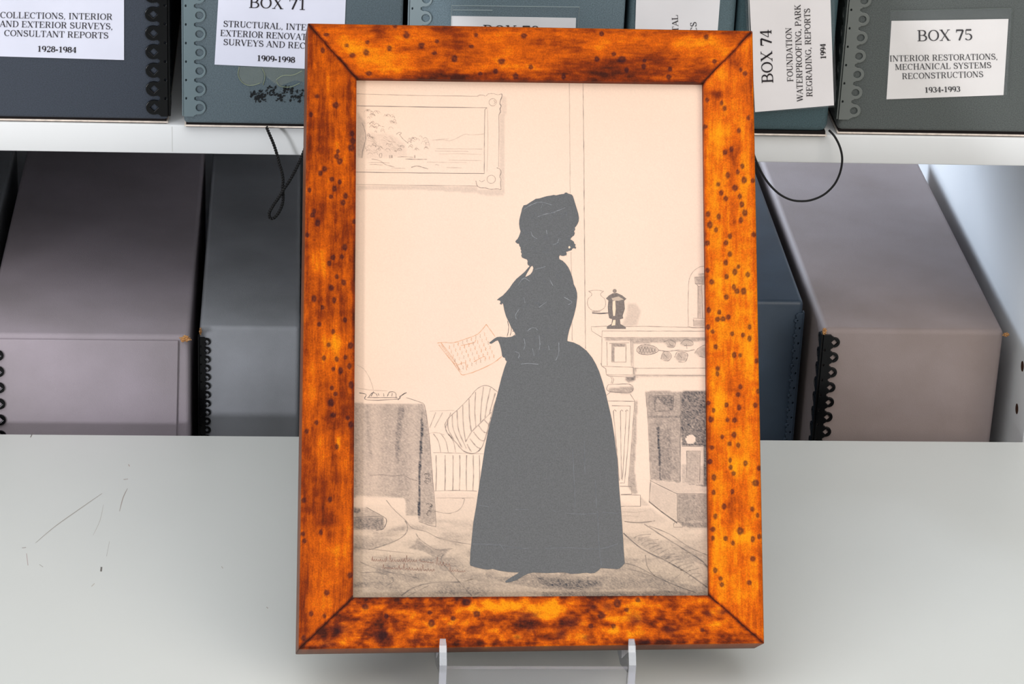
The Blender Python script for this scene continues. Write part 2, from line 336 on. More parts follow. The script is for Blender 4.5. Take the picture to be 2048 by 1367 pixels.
def sheet(name, pts, Y, m, parent, off=0.0006, th=0.0003, label=None):
    if m.name.startswith(('clear_sleeve', 'old_clear')):
        return mesh(name, [on_y(x, y, Y - off) for x, y in pts], [tuple(range(len(pts)))], m, parent, label=label)
    a = [on_y(x, y, Y - off) for x, y in pts]; n = len(a); b = [q + np.array([0, th, 0]) for q in a]
    return mesh(name, a + b, [tuple(range(n)), tuple(range(2 * n - 1, n - 1, -1))] + [(i, i + n, (i + 1) % n + n, (i + 1) % n) for i in range(n)], m, parent, label=label)

NAVY = dict(bump=0.35, bscale=1400)
m70 = mat('navy_buckram', (58, 65, 77), 0.55, 0.4, noise=0.35, scale=1500, **NAVY)
m71 = mat('blue_grey_buckram', (88, 102, 110), 0.5, 0.4, noise=0.35, scale=1500, **NAVY)
m72 = mat('pale_blue_grey_buckram', (108, 126, 136), 0.5, 0.4, noise=0.35, scale=1500, **NAVY)
m73 = mat('steel_blue_buckram', (92, 112, 120), 0.5, 0.45, noise=0.35, scale=1500, **NAVY)
m74 = mat('teal_grey_buckram', (66, 88, 94), 0.5, 0.4, noise=0.35, scale=1500, **NAVY)
m75 = mat('charcoal_green_buckram', (90, 95, 94), 0.6, 0.35, noise=0.35, scale=1500, **NAVY)
e71 = mat('blue_grey_enamel', (102, 118, 124), 0.35, 0.5); e72 = mat('pale_blue_grey_enamel', (132, 146, 152), 0.35, 0.5)
e75 = mat('grey_green_enamel', (104, 108, 105), 0.4, 0.5)
G1 = 'labelled boxes on the upper shelf'
Y70, Y71, Y72, Y73, Y74, Y75 = YS + 0.001, YS - 0.004, YS - 0.002, YS - 0.002, YS - 0.004, YS + 0.001
def up_off(proj_y, e=0.0004): return lambda x, y: on_y(x, y, proj_y - e)
PU = 37.4 / 3345
def zs_at(px, py, Y): return on_y(px, py, Y)[2]
# box 70
b70 = archive_box('navy box with collections and consultant reports label, black scalloped metal edge', XP(337, 246, Y70) - 0.127, XP(337, 246, Y70), Y70, ZS, m70, group=G1)
metal_edge('metal_edge', PU * 1.03, zs_at(330, 232, Y70), 22, 0.42, BLACK, b70, XP(337, 246, Y70), Y70, -1, hole=0.21, tip=1.14, holec=0.72, tr=0.40, label='glossy black scalloped metal edge')
lb = sheet('label', [(-60, -60), (248, -60), (248, 120), (-60, 111)], Y70, LABEL2, b70, label='white printed paper label')
pj = up_off(Y70, 0.0009)
text('COLLECTIONS, INTERIOR', (0, 36), (225, 39.8), 12.2, pj, 'lettering', lb)
text('AND EXTERIOR SURVEYS,', (-1, 53.5), (226, 59), 12.2, pj, 'lettering', lb)
text('CONSULTANT REPORTS', (8, 72), (217, 77.2), 12.2, pj, 'lettering', lb)
text('1928-1984', (74, 103), (153, 105.5), 11.2, pj, 'lettering', lb, bold=1.45)
# box 71
b71 = archive_box('blue-grey box with 1909-1998 label, torn tape marks and twisted black cord', XP(368, 250, Y71), XP(800, 262, Y71), Y71, ZS, m71, group=G1)
metal_edge('metal_edge', PU * 1.02, zs_at(375, 232, Y71), 22, 0.55, e71, b71, XP(368, 250, Y71), Y71, 1, hole=0.21, shape='round', tip=1.13, holec=0.82, tr=0.38, thick=0.00025, label='painted scalloped metal edge')
lb = sheet('label', [(440, -60), (694, -60), (686, 141), (429, 129)], Y71, LABEL2, b71, label='white printed paper label')
pj = up_off(Y71, 0.0009)
text('BOX 71', (497, 15.5), (613, 20), 22, pj, 'lettering', lb)
text('STRUCTURAL, INTERIOR', (446, 53.5), (613, 61), 12.2, pj, 'lettering', lb, prefix='STRUCTURAL, INTE')
text('EXTERIOR RENOVATIONS', (440, 71.8), (613, 80.2), 12.2, pj, 'lettering', lb, prefix='EXTERIOR RENOVAT')
text('SURVEYS AND REC', (446, 90), (611, 97.5), 12.2, pj, 'lettering', lb)
text('1909-1998', (513, 121.5), (590, 125.5), 11.2, pj, 'lettering', lb, bold=1.45)
# tape residue and dark smears under label 71
OLDT = clear_mat('old_clear_tape', (0.86, 0.90, 0.80), 0.02, 0.07, 0.2); SMEAR = mat('black_smear', (26, 28, 30), 0.8, 0.2)
sheet('tape_patch', [(476, 133), (520, 134), (528, 150), (524, 166), (505, 172), (486, 167), (477, 152)], Y71, OLDT, b71, off=0.0005, th=0.0002, label='patch of old yellowed clear tape')
sheet('tape_patch', [(520, 134), (612, 138), (612, 165), (590, 160), (560, 172), (548, 166), (530, 150)], Y71, OLDT, b71, off=0.0006, th=0.0002, label='patch of old yellowed clear tape')
TL_ = mat('tape_edge', (128, 138, 112), 0.4, 0.5)
for pts in ([(479, 134), (476, 148), (482, 162), (494, 170), (508, 170), (520, 166)], [(552, 160), (566, 151), (586, 150), (604, 142)], [(553, 162), (560, 172), (580, 174), (600, 166)], [(524, 136), (530, 152), (526, 170)]):
    tube([on_y(x, y, Y71 - 0.0006) for x, y in catmull(pts, 5)], 0.00022, TL_, 'tape_edge', b71, sides=4)
V = []; Fc = []
for k in range(170):
    cx_, cy_ = rnd.choice([(512, 190), (520, 196), (533, 188), (543, 180), (558, 197), (575, 180), (590, 200), (600, 188)]); cx_ += rnd.uniform(-11, 11); cy_ += rnd.uniform(-8, 8); b = len(V)
    if cy_ > 204: cy_ = 203
    ww, hh, n = rnd.uniform(0.8, 4.2), rnd.uniform(0.8, 4.2), 7
    for j in range(n):
        a = 2 * math.pi * j / n; q = rnd.uniform(0.4, 1.1); V.append(on_y(cx_ + ww * q * math.cos(a), cy_ + hh * q * math.sin(a), Y71 - 0.0003 - 0.0000015 * k))
    Fc.append(tuple(range(b, b + n)))
sm = mesh('adhesive_smear', V, Fc, SMEAR, b71, label='black flecks of old adhesive'); sm['kind'] = 'stuff'
# twisted cord of box 71
raw = [(205, 85), (240, 170), (290, 290), (330, 410), (365, 540), (395, 640), (410, 740), (405, 850), (412, 950), (400, 1050), (355, 1150), (295, 1218), (245, 1210), (240, 1150), (285, 1065), (350, 970), (420, 860), (500, 740), (580, 590), (640, 460), (690, 330), (730, 200), (750, 90)]
YD = [0.0055, .009, .011, .012, .013, .0135, .014, .0145, .015, .0155, .016, .016, .016, .016, .0165, .0165, .0165, .015, .013, .012, .010, .008, .0055]
ctr = catmull([on_y(500 + x / 6.214, 240 + y / 6.214, YS - yd) for (x, y), yd in zip(raw, YD)], 14)
T = np.gradient(ctr, axis=0); T /= np.linalg.norm(T, axis=1)[:, None]; s = np.concatenate([[0], np.cumsum(np.linalg.norm(np.diff(ctr, axis=0), axis=1))])
s2 = np.arange(0, s[-1], 0.00022); ctr2 = np.stack([np.interp(s2, s, ctr[:, i]) for i in range(3)], 1); T = np.gradient(ctr2, axis=0); T /= np.linalg.norm(T, axis=1)[:, None]
A = np.cross(T, np.array([0, 1.0, 0])); A /= np.linalg.norm(A, axis=1)[:, None]; B_ = np.cross(T, A)
cord = tube(ctr2, 0.0004, CORD, 'pull_cord', b71, sides=6, label='twisted black pull cord')
for ph in (0, math.pi):
    th = 2 * math.pi * s2 / 0.0031 + ph; st = ctr2 + 0.00050 * (np.cos(th)[:, None] * A + np.sin(th)[:, None] * B_)
    tube(st, 0.00052, CORD, 'strand', cord, sides=6)
# box 72
b72 = archive_box('pale blue-grey box mostly hidden by picture frame, label top just showing', XP(813, 262, Y72), XP(1236, 262, Y72), Y72, ZS, m72, group=G1)
metal_edge('metal_edge', PU * 1.02, zs_at(820, 236, Y72), 22, 0.55, e72, b72, XP(813, 262, Y72), Y72, 1, hole=0.22, shape='round', tip=1.13, holec=0.82, tr=0.38, thick=0.00025, label='painted scalloped metal edge')
lb = sheet('label', [(903, 32), (1152, 36), (1148, 180), (899, 176)], Y72, LABEL, b72, label='white printed paper label')
pj = up_off(Y72, 0.0009)
text('BOX 72', (965, 74), (1079, 76), 24, pj, 'lettering', lb)
sheet('label_sleeve', [(903, 11), (1159, 14), (1154, 190), (899, 186)], Y72, SLEEVE, b72, off=0.0014, label='clear plastic label sleeve')
for a, b in (((903, 11), (1159, 14)), ((1159, 14), (1155, 80)), ((903, 11), (901, 70)), ((905, 20), (985, 20.5))):
    tube([on_y(*a, Y72 - 0.0016), on_y(*b, Y72 - 0.0016)], 0.00016, mat('sleeve_edge', (176, 190, 192), 0.3), 'sleeve_edge', b72, sides=4)
# box 73
b73 = archive_box('narrow steel-blue box with sideways label ending in TAL and CS', XP(1244, 262, Y73), XP(1455, 262, Y73), Y73, ZS, m73, group=G1, bev=0.005)
lb = sheet('label', [(1274, -50), (1440, -46), (1440, 2), (1430, 130), (1268, 128)], Y73, LABEL, b73, label='white printed paper label, printed sideways')
text('TAL', (1357, 64), (1355.5, 29), 12.0, up_off(Y73, 0.0009), 'lettering', lb)
text('CS', (1394, 65), (1393, 43.5), 12.5, up_off(Y73, 0.0009), 'lettering', lb)
# box 74
b74 = archive_box('teal-grey box with tilted sideways label marked BOX 74 and thin black cord loop', XP(1458, 266, Y74), XP(1655, 268, Y74), Y74, ZS, m74, group=G1, bev=0.005)
lb = sheet('label', [(1496, -60), (1659, -60), (1661, 0), (1668, 210.5), (1510, 224)], Y74, mat('warm_label_paper', (236, 231, 232), 0.5, 0.3, noise=0.03, scale=40), b74, off=0.0035, label='loose white label, printed sideways')
pj = up_off(Y74, 0.0038)
text('BOX 74', (1546.5, 166.5), (1542.5, 58), 22.5, pj, 'lettering', lb)
text('FOUNDATION', (1586.5, 163.5), (1583, 54.5), 11.8, pj, 'lettering', lb)
text('WATERPROOFING, PARK', (1606, 203), (1601, 9), 11.8, pj, 'lettering', lb)
text('REGRADING, REPORTS', (1625, 193.5), (1620, 16.5), 11.8, pj, 'lettering', lb)
text('1994', (1652, 118.5), (1651, 87), 10.6, pj, 'lettering', lb, bold=1.45)
sheet('label_sleeve', [(1488, -60), (1668, -60), (1672, 196), (1668, 214), (1500, 226)], Y74, SLEEVE, b74, off=0.0028, label='clear plastic label sleeve')
tube([on_y(1496, -20, Y74 - 0.0032), on_y(1499, 62, Y74 - 0.0032)], 0.0003, mat('white_sleeve_edge', (225, 228, 230), 0.4), 'sleeve_edge', b74, sides=4)
raw = [(1556, 848), (1590, 885), (1620, 940), (1638, 1000), (1640, 1060), (1625, 1130), (1590, 1200), (1530, 1260), (1460, 1295), (1390, 1308), (1310, 1300), (1230, 1260), (1160, 1190), (1110, 1110), (1075, 1030), (1050, 950), (1040, 870)]
n = len(raw)
tube(catmull([on_y(1180 + x / 3.254, y / 3.254, Y74 - 0.0004 - 0.011 * math.sin(math.pi * i / (n - 1)) ** 0.7) for i, (x, y) in enumerate(raw)], 8), 0.00068, CORD, 'pull_cord', b74, label='thin black elastic loop')
# box 75
b75 = archive_box('charcoal box marked BOX 75 at the right end of upper shelf', XP(1674, 262, Y75), XP(1674, 262, Y75) + 0.127, Y75, ZS, m75, group=G1, bev=0.003)
metal_edge('metal_edge', PU * 1.03, zs_at(1680, 238, Y75), 22, 0.6, e75, b75, XP(1674, 262, Y75), Y75, 1, hole=0.2, shape='round', tip=1.13, holec=0.76, tr=0.36, thick=0.00025, label='painted scalloped metal edge')
lb = sheet('label', [(1783, 42), (2017, 38), (2007, 190), (1773, 198.5)], Y75, mat('cream_label_paper', (236, 230, 229), 0.5, 0.3, noise=0.03, scale=40), b75, label='white printed paper label')
pj = up_off(Y75, 0.0009)
text('BOX 75', (1834, 82.4), (1946, 80.2), 21.8, pj, 'lettering', lb)
text('INTERIOR RESTORATIONS,', (1779, 123), (1996, 119), 11.8, pj, 'lettering', lb)
text('MECHANICAL SYSTEMS', (1790, 140), (1983, 136), 11.8, pj, 'lettering', lb)
text('RECONSTRUCTIONS', (1804, 158.3), (1967, 154.2), 11.8, pj, 'lettering', lb)
text('1934-1993', (1849, 185.2), (1921, 183.2), 10.6, pj, 'lettering', lb, bold=1.45)
sheet('label_sleeve', [(1781, 22), (2024, 16), (2014, 190), (1772, 199)], Y75, SLEEVE, b75, off=0.0014, label='clear plastic label sleeve')
for a, b in (((1781, 22), (2024, 16)), ((2024, 16), (2014, 190))):
    tube([on_y(*a, Y75 - 0.0016), on_y(*b, Y75 - 0.0016)], 0.00015, mat('sleeve_edge_dark', (120, 130, 126), 0.3), 'sleeve_edge', b75, sides=4)

# ------------------------------------------------------------------ lower row of boxes
G2 = 'plain boxes on the lower shelf'
mA = mat('lavender_grey_card', (166, 155, 164), 0.7, 0.25, noise=0.08, scale=14, rgb2=(150, 141, 146), bump=0.25, bscale=1500)
mB = mat('cool_grey_card', (142, 144, 150), 0.6, 0.3, noise=0.1, scale=20, rgb2=(126, 128, 132), bump=0.25, bscale=1500)
mR = mat('pinkish_grey_card', (154, 141, 140), 0.7, 0.25, noise=0.1, scale=14, rgb2=(140, 126, 122), bump=0.25, bscale=1500)
mD = mat('dark_navy_buckram', (58, 72, 88), 0.45, 0.5, noise=0.2, scale=30, bump=0.2, bscale=900)
YB, YR, YDN = 0.034, 0.040, 0.082
xa0, xa1 = XP(-32, 672, YA), XP(384, 682, YA)
bA = archive_box('lavender-grey box with torn right corner, at the lower left', xa0, xa1 - 0.0015, YA, ZL, mA, group=G2, liner=False, bev=0.003)
def zpl(px, py, Y): return on_y(px, py, Y)[2]
V = []
zt = ZBT - 0.003
xc0, xc1 = XP(357, 690, YA - .0016), XP(351, 860, YA - .0016)
a = [(xa0 + 0.0005, YA - 0.0016, zt), (xc0, YA - 0.0016, zt), (xc1 - 0.004, YA - 0.0016, ZL + 0.002), (xa0 + 0.0005, YA - 0.0016, ZL + 0.002)]
b = [(x, YA + 0.0002, z) for x, y, z in a]
mesh('front_panel', a + b, [(0, 1, 2, 3), (7, 6, 5, 4)] + [(i, i + 4, (i + 1) % 4 + 4, (i + 1) % 4) for i in range(4)], mA, bA, bevel=0.0006)
metal_edge('metal_edge', 36.3 / 3270, ZBT - 0.008 - 36.3 / 3270 * 21, 21, 0.4, BLACK, bA, xa0, YA - 0.0016, 1, tip=1.06, holec=0.68, tr=0.33, label='black scalloped metal edge')
def torn(px, py, Y, s, parent):
    c = on_y(px, py, Y - 0.001); bm = bmesh.new(); bmesh.ops.create_icosphere(bm, subdivisions=3, radius=1.0)
    for v in bm.verts:
        k = 1 + rnd.uniform(-0.6, 0.5); v.co = Vector((c[0] + v.co.x * k * s[0] * .75, c[1] + v.co.y * k * s[1] * .75, c[2] + v.co.z * k * s[2] * .75))
    V = [tuple(v.co) for v in bm.verts]; Fc = [tuple(v.index for v in f.verts) for f in bm.faces]; bm.free()
    return mesh('torn_corner', V, Fc, TORN, parent, label='torn brown card fibres')
torn(371, 677, YA, (0.0040, 0.0022, 0.0024), bA)
xb0, xb1 = XP(399, 655, YB), XP(600, 655, YB)
bB = archive_box('narrow grey box with small black scalloped edge, beside the lavender-grey box', xb0, xb1, YB, ZL, mB, group=G2, liner=False, bev=0.003)
pb = 20.1 / 3270
metal_edge('metal_edge', pb, zpl(405, 673, YB) - pb * 38, 38, 0.55, BLACK, bB, xb0, YB, 1, tip=1.12, holec=0.72, tr=0.40, hole=0.22, thick=0.0003, label='black scalloped metal edge')
torn(401, 662, YB, (0.0010, 0.0010, 0.0028), bB)
xc = XP(604, 655, 0.03)
bC = archive_box('dark navy box behind the left rail of picture frame', xb1 + 0.008, xb1 + 0.008 + 0.120, 0.045, ZL, mD, group=G2, liner=False, bev=0.003)
xr0, xr1 = XP(1648, 660, YR), XP(2008, 668, YR)
bR = archive_box('pinkish-grey box at the lower right with black scalloped edge, beside side panel', xr0, xr1, YR, ZL, mR, group=G2, liner=False, bev=0.0035)
pr = 34.2 / 3230
metal_edge('metal_edge', pr, zpl(1650, 668, YR) - pr * 22, 22, 0.5, BLACK, bR, xr0, YR, 1, tip=1.02, holec=0.68, tr=0.33, hole=0.2, label='black scalloped metal edge')
torn(1649, 662, YR, (0.0016, 0.0012, 0.0028), bR); torn(2012, 669, YR, (0.0024, 0.0014, 0.0016), bR)
xd1 = XP(1608, 600, YDN)
bD = archive_box('dark navy box on the lower shelf between picture frame and pinkish-grey box', xd1 - 0.122, xd1, YDN, ZL, mD, group=G2, liner=False, bev=0.003)
pd = 34 / 3150
metal_edge('metal_edge', pd, ZBT - 0.008 - pd * 22, 22, 0.35, mD, bD, xd1, YDN, -1, tip=0.5, holec=0.3, tr=0.12, hole=0.05, thick=0.0004, label='dark painted metal edge')
bZ = archive_box('dark box at the far left of lower shelf, only its corner in view', xa0 - 0.008 - 0.055, xa0 - 0.008, YA, ZL, mB, group=G2, liner=False)

# ------------------------------------------------------------------ framed picture
fp = thing('framed_picture', 'burl wood framed silhouette picture of a woman, leaning on clear easel', 'picture', tuple(on_f(1062, 1297, -0.01)))
TLc, TRc, BRc, BLc = (616, 47), (1505, 62), (1528, 1286), (597, 1298)
RI = 0.0065; LIP = 0.0048; THK = 0.024
tl, tr_, br, bl = (713, 156), (1407, 165), (1419, 1190), (706, 1194)
def fbm(x, y, seed, sx, sy, oct=4):
    r = np.random.RandomState(seed); out = np.zeros_like(x); amp = 1; tot = 0
    for o in range(oct):
        g = r.rand(64, 64); u = x / sx * 2 ** o + 7.3 * o; v = y / sy * 2 ** o + 3.1 * o; iu = np.floor(u).astype(int); iv = np.floor(v).astype(int); fu = u - iu; fv = v - iv
        fu = fu * fu * (3 - 2 * fu); fv = fv * fv * (3 - 2 * fv); a = lambda i, j: g[i % 64, j % 64]
        out += amp * ((a(iu, iv) * (1 - fu) + a(iu + 1, iv) * fu) * (1 - fv) + (a(iu, iv + 1) * (1 - fu) + a(iu + 1, iv + 1) * fu) * fv); tot += amp; amp *= 0.55
    return out / tot
def conv(L, ox, oy, s): return [(ox + p[0] / s, oy + p[1] / s) + tuple(p[2:]) for p in L]
KR = conv([(265, 258), (293, 283), (48, 455), (140, 475), (160, 510), (315, 572), (36, 628), (252, 655), (205, 775), (162, 797), (246, 925), (277, 885), (180, 945), (118, 1005), (288, 977, 1.4), (345, 980), (228, 1028, 1.3), (138, 1060), (168, 1097), (258, 1083), (272, 1135, 1.2), (292, 1190, 1.2), (268, 1237), (52, 1198), (120, 1215), (66, 1268, 1.3), (104, 1300), (196, 1340), (353, 1333)], 1400, 60, 3.257) + \
 conv([(170, 82), (195, 40), (350, 28), (48, 85), (195, 155), (167, 212), (250, 238), (228, 272, 1.2), (50, 260), (173, 302), (312, 290), (75, 337), (285, 397, 1.4), (240, 397, 1.1), (220, 370), (173, 435), (57, 520, 1.2), (125, 535), (115, 580), (150, 578), (185, 565), (52, 630), (82, 660), (323, 630), (210, 675), (280, 682), (323, 705), (103, 760), (222, 812), (262, 815), (370, 850), (115, 900), (112, 935), (263, 1020), (380, 1048), (247, 1070), (172, 1138), (255, 1155), (360, 1140), (90, 1172), (55, 1125), (70, 1232, 1.3), (178, 1235), (225, 1237), (223, 1330), (145, 1345)], 1400, 460, 3.257) + \
 conv([(208, 28, 1.3), (136, 40), (180, 82), (232, 90), (72, 105), (60, 190), (183, 182), (186, 225), (277, 200), (205, 262), (85, 285), (360, 230), (337, 320, 1.3), (83, 377), (197, 372), (146, 462), (317, 478), (95, 522), (350, 517), (78, 600), (245, 612, 1.6), (155, 657), (78, 655), (320, 660), (200, 685), (360, 645), (320, 780, 1.2), (93, 850), (125, 900), (133, 937), (300, 925)], 1400, 860, 3.038)
KL = conv([(150, 145), (280, 205, 1.3), (110, 270), (390, 400, 1.2), (395, 450, 1.3), (385, 495, 1.5), (292, 520), (285, 555, 1.2), (305, 588, 1.2), (203, 640), (172, 670), (252, 710), (305, 730), (270, 775, 1.2), (100, 785), (245, 830), (345, 825, 1.2), (330, 870), (130, 930), (120, 955), (155, 1010, 1.3), (405, 1000), (85, 1090), (340, 1175, 1.1), (320, 1240, 1.1), (260, 1245), (232, 1285)], 590, 150, 3.414) + \
 conv([(285, 10), (332, 50, 1.3), (248, 85), (130, 160, 1.1), (268, 170), (187, 220), (165, 335), (340, 305), (260, 385), (230, 475), (380, 480, 1.4), (197, 565), (285, 572), (345, 560), (370, 620, 1.2), (262, 640), (312, 650, 1.1), (382, 750, 1.3), (253, 770), (275, 810), (245, 870, 1.4), (262, 955), (360, 975), (380, 1020, 1.2), (147, 1005), (80, 1065), (285, 1170)], 590, 550, 3.414) + \
 conv([(60, 245), (245, 240), (180, 470), (55, 480), (65, 530), (385, 770, 1.3), (220, 893, 1.1), (112, 1040, 1.1), (205, 1055), (60, 1210)], 590, 930, 3.505) + conv([(155, 345)], 600, 0, 3.413)
KT = conv([(180, 237, 1.1), (727, 240, 1.4), (830, 310, 1.3), (935, 282), (452, 357, 1.2), (357, 375, 1.1), (610, 328), (1203, 240), (1170, 318), (918, 362), (1055, 400, 1.3), (1528, 243, 1.2), (1375, 418, 1.5), (1335, 487), (1230, 503), (1472, 520, 1.3), (1575, 457), (1800, 523), (470, 500), (2025, 402), (650, 180), (320, 310), (460, 290)], 600, 0, 3.413) + \
 conv([(75, 220), (757, 242), (45, 385), (155, 352), (208, 385, 1.5), (355, 395), (350, 432, 1.1), (238, 455), (520, 450), (512, 500), (810, 400)], 1180, 0, 3.254)
KB = conv([(1165, 280, 1.8), (1320, 330, 2), (1550, 200, 1.6), (1465, 100, 1.6), (380, 330, 4), (600, 140, 1.6), (735, 380, 4), (1020, 440, 2), (270, 460, 4), (1970, 230, 4), (2010, 320, 2), (1900, 400, 2), (1350, 240), (780, 220), (1150, 190)], 590, 1180, 4.267) + \
 conv([(70, 210, 2.5), (50, 320, 2), (380, 270, 4), (570, 130, 2), (690, 130, 2.5), (930, 240, 3.5), (1210, 330, 3), (1000, 430, 2.5), (1540, 200, 2), (1480, 330), (515, 400, 2), (300, 370, 3), (640, 210, 1.6), (1650, 180, 2), (550, 300), (740, 300), (770, 110, 1.6), (850, 160), (945, 80)], 1050, 1180, 4.18)
# broad light / dark figure: (x, y, rx, ry, amount)
BLOB_T = [(760, 120, 50, 25, .5), (700, 90, 25, 20, .3), (1010, 130, 40, 18, .35), (1240, 130, 90, 22, -.5), (905, 85, 35, 22, -.5), (1130, 90, 55, 18, -.25), (1205, 85, 40, 20, .3), (1390, 95, 60, 16, .45), (1395, 75, 40, 12, .3), (1455, 100, 30, 14, .35), (760, 70, 15, 20, -.4), (680, 130, 22, 18, -.5), (1060, 150, 300, 8, -.5), (1415, 140, 30, 12, -.4), (1240, 150, 60, 12, -.3), (870, 150, 90, 8, -.3)]
BLOB_B = [(720, 1225, 50, 25, -.35), (655, 1265, 26, 18, -.6), (716, 1232, 14, 9, .55), (683, 1280, 12, 10, .5), (820, 1250, 60, 30, .15), (765, 1262, 18, 28, -.55), (1000, 1213, 60, 13, .95), (930, 1245, 26, 10, .6), (1100, 1213, 50, 14, 1.0), (1085, 1232, 25, 10, .6), (1060, 1240, 26, 18, -.6), (1010, 1270, 60, 10, .4), (960, 1285, 60, 8, -.4), (1135, 1245, 24, 26, -.5), (1235, 1265, 60, 12, .5), (1225, 1235, 30, 9, .35), (1270, 1205, 40, 8, .3), (1330, 1255, 45, 24, -.5), (1370, 1265, 24, 8, .35), (1430, 1255, 24, 10, .4), (1475, 1275, 34, 12, -.4), (1390, 1225, 60, 14, -.15), (1290, 1288, 40, 9, -.6), (820, 1205, 90, 9, -.35), (930, 1200, 20, 12, -.4), (1435, 1215, 8, 8, .4)]
BLOB_R = [(1430, 190, 16, 12, -.9), (1465, 120, 22, 18, -.55), (1490, 200, 10, 50, -.2), (1470, 300, 16, 22, -.45), (1470, 330, 12, 40, -.55), (1440, 270, 16, 30, .35), (1430, 400, 16, 60, .3), (1470, 420, 20, 30, -.2), (1490, 560, 16, 60, .35), (1475, 600, 22, 18, -.15), (1440, 620, 14, 80, .35), (1475, 770, 18, 60, -.4), (1430, 800, 12, 40, .3), (1500, 740, 14, 60, .3), (1470, 920, 22, 22, .35), (1478, 1010, 26, 26, -.35), (1490, 1075, 22, 12, .6), (1470, 1125, 22, 30, -.1), (1435, 1090, 16, 70, .35), (1480, 1190, 20, 30, .35), (1460, 1220, 18, 20, -.3), (1505, 1230, 12, 30, -.35), (1460, 1000, 8, 80, -.3)]
BLOB_L = [(640, 520, 22, 40, .5), (655, 690, 26, 50, .55), (622, 780, 16, 50, .4), (672, 680, 14, 20, .3), (680, 780, 18, 60, -.15), (640, 900, 16, 40, .4), (660, 940, 22, 90, -.2), (675, 885, 6, 10, .7), (625, 1060, 24, 30, .35), (670, 1100, 30, 16, .4), (655, 1040, 20, 20, -.35), (650, 1180, 30, 50, .2), (635, 250, 24, 90, -.15), (680, 300, 16, 60, .2), (700, 240, 8, 120, -.3), (640, 1210, 22, 20, .3), (650, 110, 20, 40, -.1)]
wood_m = attr_mat('burl_veneer', rough=0.45, spec=0.06, grain=0.24, gscale=1300, coat=0.0, bump=0.05)
DARKR, RED, ORG, YEL = lin((62, 24, 14)), lin((126, 46, 8)), lin((200, 88, 4)), lin((234, 138, 8))
def rail(name, o0, o1, i1, i0, knots, blobs, vert, seed, bright=0.0):
    o0, o1, i1, i0 = [np.array(p, float) for p in (o0, o1, i1, i0)]
    L = np.linalg.norm(o1 - o0); n = int(L / 2.0); W = 100; k = 50
    S = np.linspace(0, 1, n + 1)[:, None]; Tt = np.linspace(0, 1, k + 1)[None, :]
    g = 0.4 / L                                             # hairline mitre gap
    S_ = g + S * (1 - 2 * g)
    po = o0 + (o1 - o0) * S_[..., None]; pi_ = i0 + (i1 - i0) * S_[..., None]
    PX = po * (1 - Tt[..., None]) + pi_ * Tt[..., None]
    PX = PX[..., :]; X, Y = PX[..., 0], PX[..., 1]
    edge = np.minimum(1, Tt * 100 / 5.0); nz = -RI * Tt + 0 * X - 0.0009 * (1 - edge) ** 2
    # figure
    if vert: f = fbm(X, Y, seed, 9, 90) * 0.55 + fbm(X, Y, seed + 1, 40, 70) * 0.45; fine = fbm(X, Y, seed + 2, 2.2, 26, 3)
    else: f = fbm(X, Y, seed, 90, 14) * 0.5 + fbm(X, Y, seed + 1, 60, 34) * 0.5; fine = fbm(X, Y, seed + 2, 18, 2.6, 3)
    v = 0.56 + (f - 0.5) * 0.75 + (fine - 0.5) * 0.30 + bright  # bright puts the side light's left/right rail difference into the veneer colour
    wx = (fbm(X, Y, seed + 5, 16, 16) - 0.5) * 16; wy = (fbm(X, Y, seed + 6, 16, 16) - 0.5) * 16
    for bx, by, rx, ry, am in blobs: v += am * 0.55 * np.exp(-(((X + wx - bx) / rx) ** 2 + ((Y + wy - by) / ry) ** 2))
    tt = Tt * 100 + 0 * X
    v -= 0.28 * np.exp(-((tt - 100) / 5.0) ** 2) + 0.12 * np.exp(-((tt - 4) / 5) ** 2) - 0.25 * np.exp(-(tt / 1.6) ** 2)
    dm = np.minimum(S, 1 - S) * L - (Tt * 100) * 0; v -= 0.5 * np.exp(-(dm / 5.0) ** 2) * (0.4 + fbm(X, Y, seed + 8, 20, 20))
    v += (fbm(X, Y, seed + 9, 15, 12) - 0.5) * (0.95 if seed == 31 else 0.30)
    kd = np.zeros_like(v); rim = np.zeros_like(v); rg = np.random.RandomState(seed)
    for kn in knots:
        s_ = (kn[2] if len(kn) > 2 else 1.0); big = s_ > 1.9; rr = 4.3 * min(s_, 1.5) * rg.uniform(.85, 1.1); el = rg.uniform(.75, 1.25) if not vert else rg.uniform(1.0, 1.5)
        if big:
            d2 = ((X + wx * .6 - kn[0]) / (4.5 * s_)) ** 2 + ((Y + wy * .6 - kn[1]) / (3.2 * s_)) ** 2; kd = np.maximum(kd, 0.6 * np.exp(-d2)); continue
        sel = (np.abs(X - kn[0]) < 20) & (np.abs(Y - kn[1]) < 20)
        d = np.sqrt(((X[sel] - kn[0]) / (rr / el ** .5)) ** 2 + ((Y[sel] - kn[1]) / (rr * el ** .5)) ** 2) + (fine[sel] - .5) * .5
        kd[sel] = np.maximum(kd[sel], np.clip((1.4 - d) * 1.9, 0, 1) * (0.85 - 0.25 * np.exp(-(d / 0.35) ** 2))); rim[sel] = np.maximum(rim[sel], 0.22 * np.exp(-((d - 2.0) / .7) ** 2))
    v = np.clip(v + rim * 0.15, 0, 1.0)
    st = [0.0, 0.28, 0.62, 1.0]; cs = np.array([DARKR, RED, ORG, YEL])
    col = np.stack([np.interp(v, st, cs[:, i]) for i in range(3)], -1)
    ink = lin((40, 20, 26)); col = col * (1 - kd[..., None] * .92) + ink * kd[..., None] * .92
    P = on_f_arr(X, Y, 0.0) + 0
    r_ = P - CAM; r_ /= np.linalg.norm(r_, axis=-1)[..., None]
    P = P + r_ * (nz / (r_ @ FN))[..., None]               # slide along the sight line onto the sloping face
    nz_rel = 0.0012 * kd; 
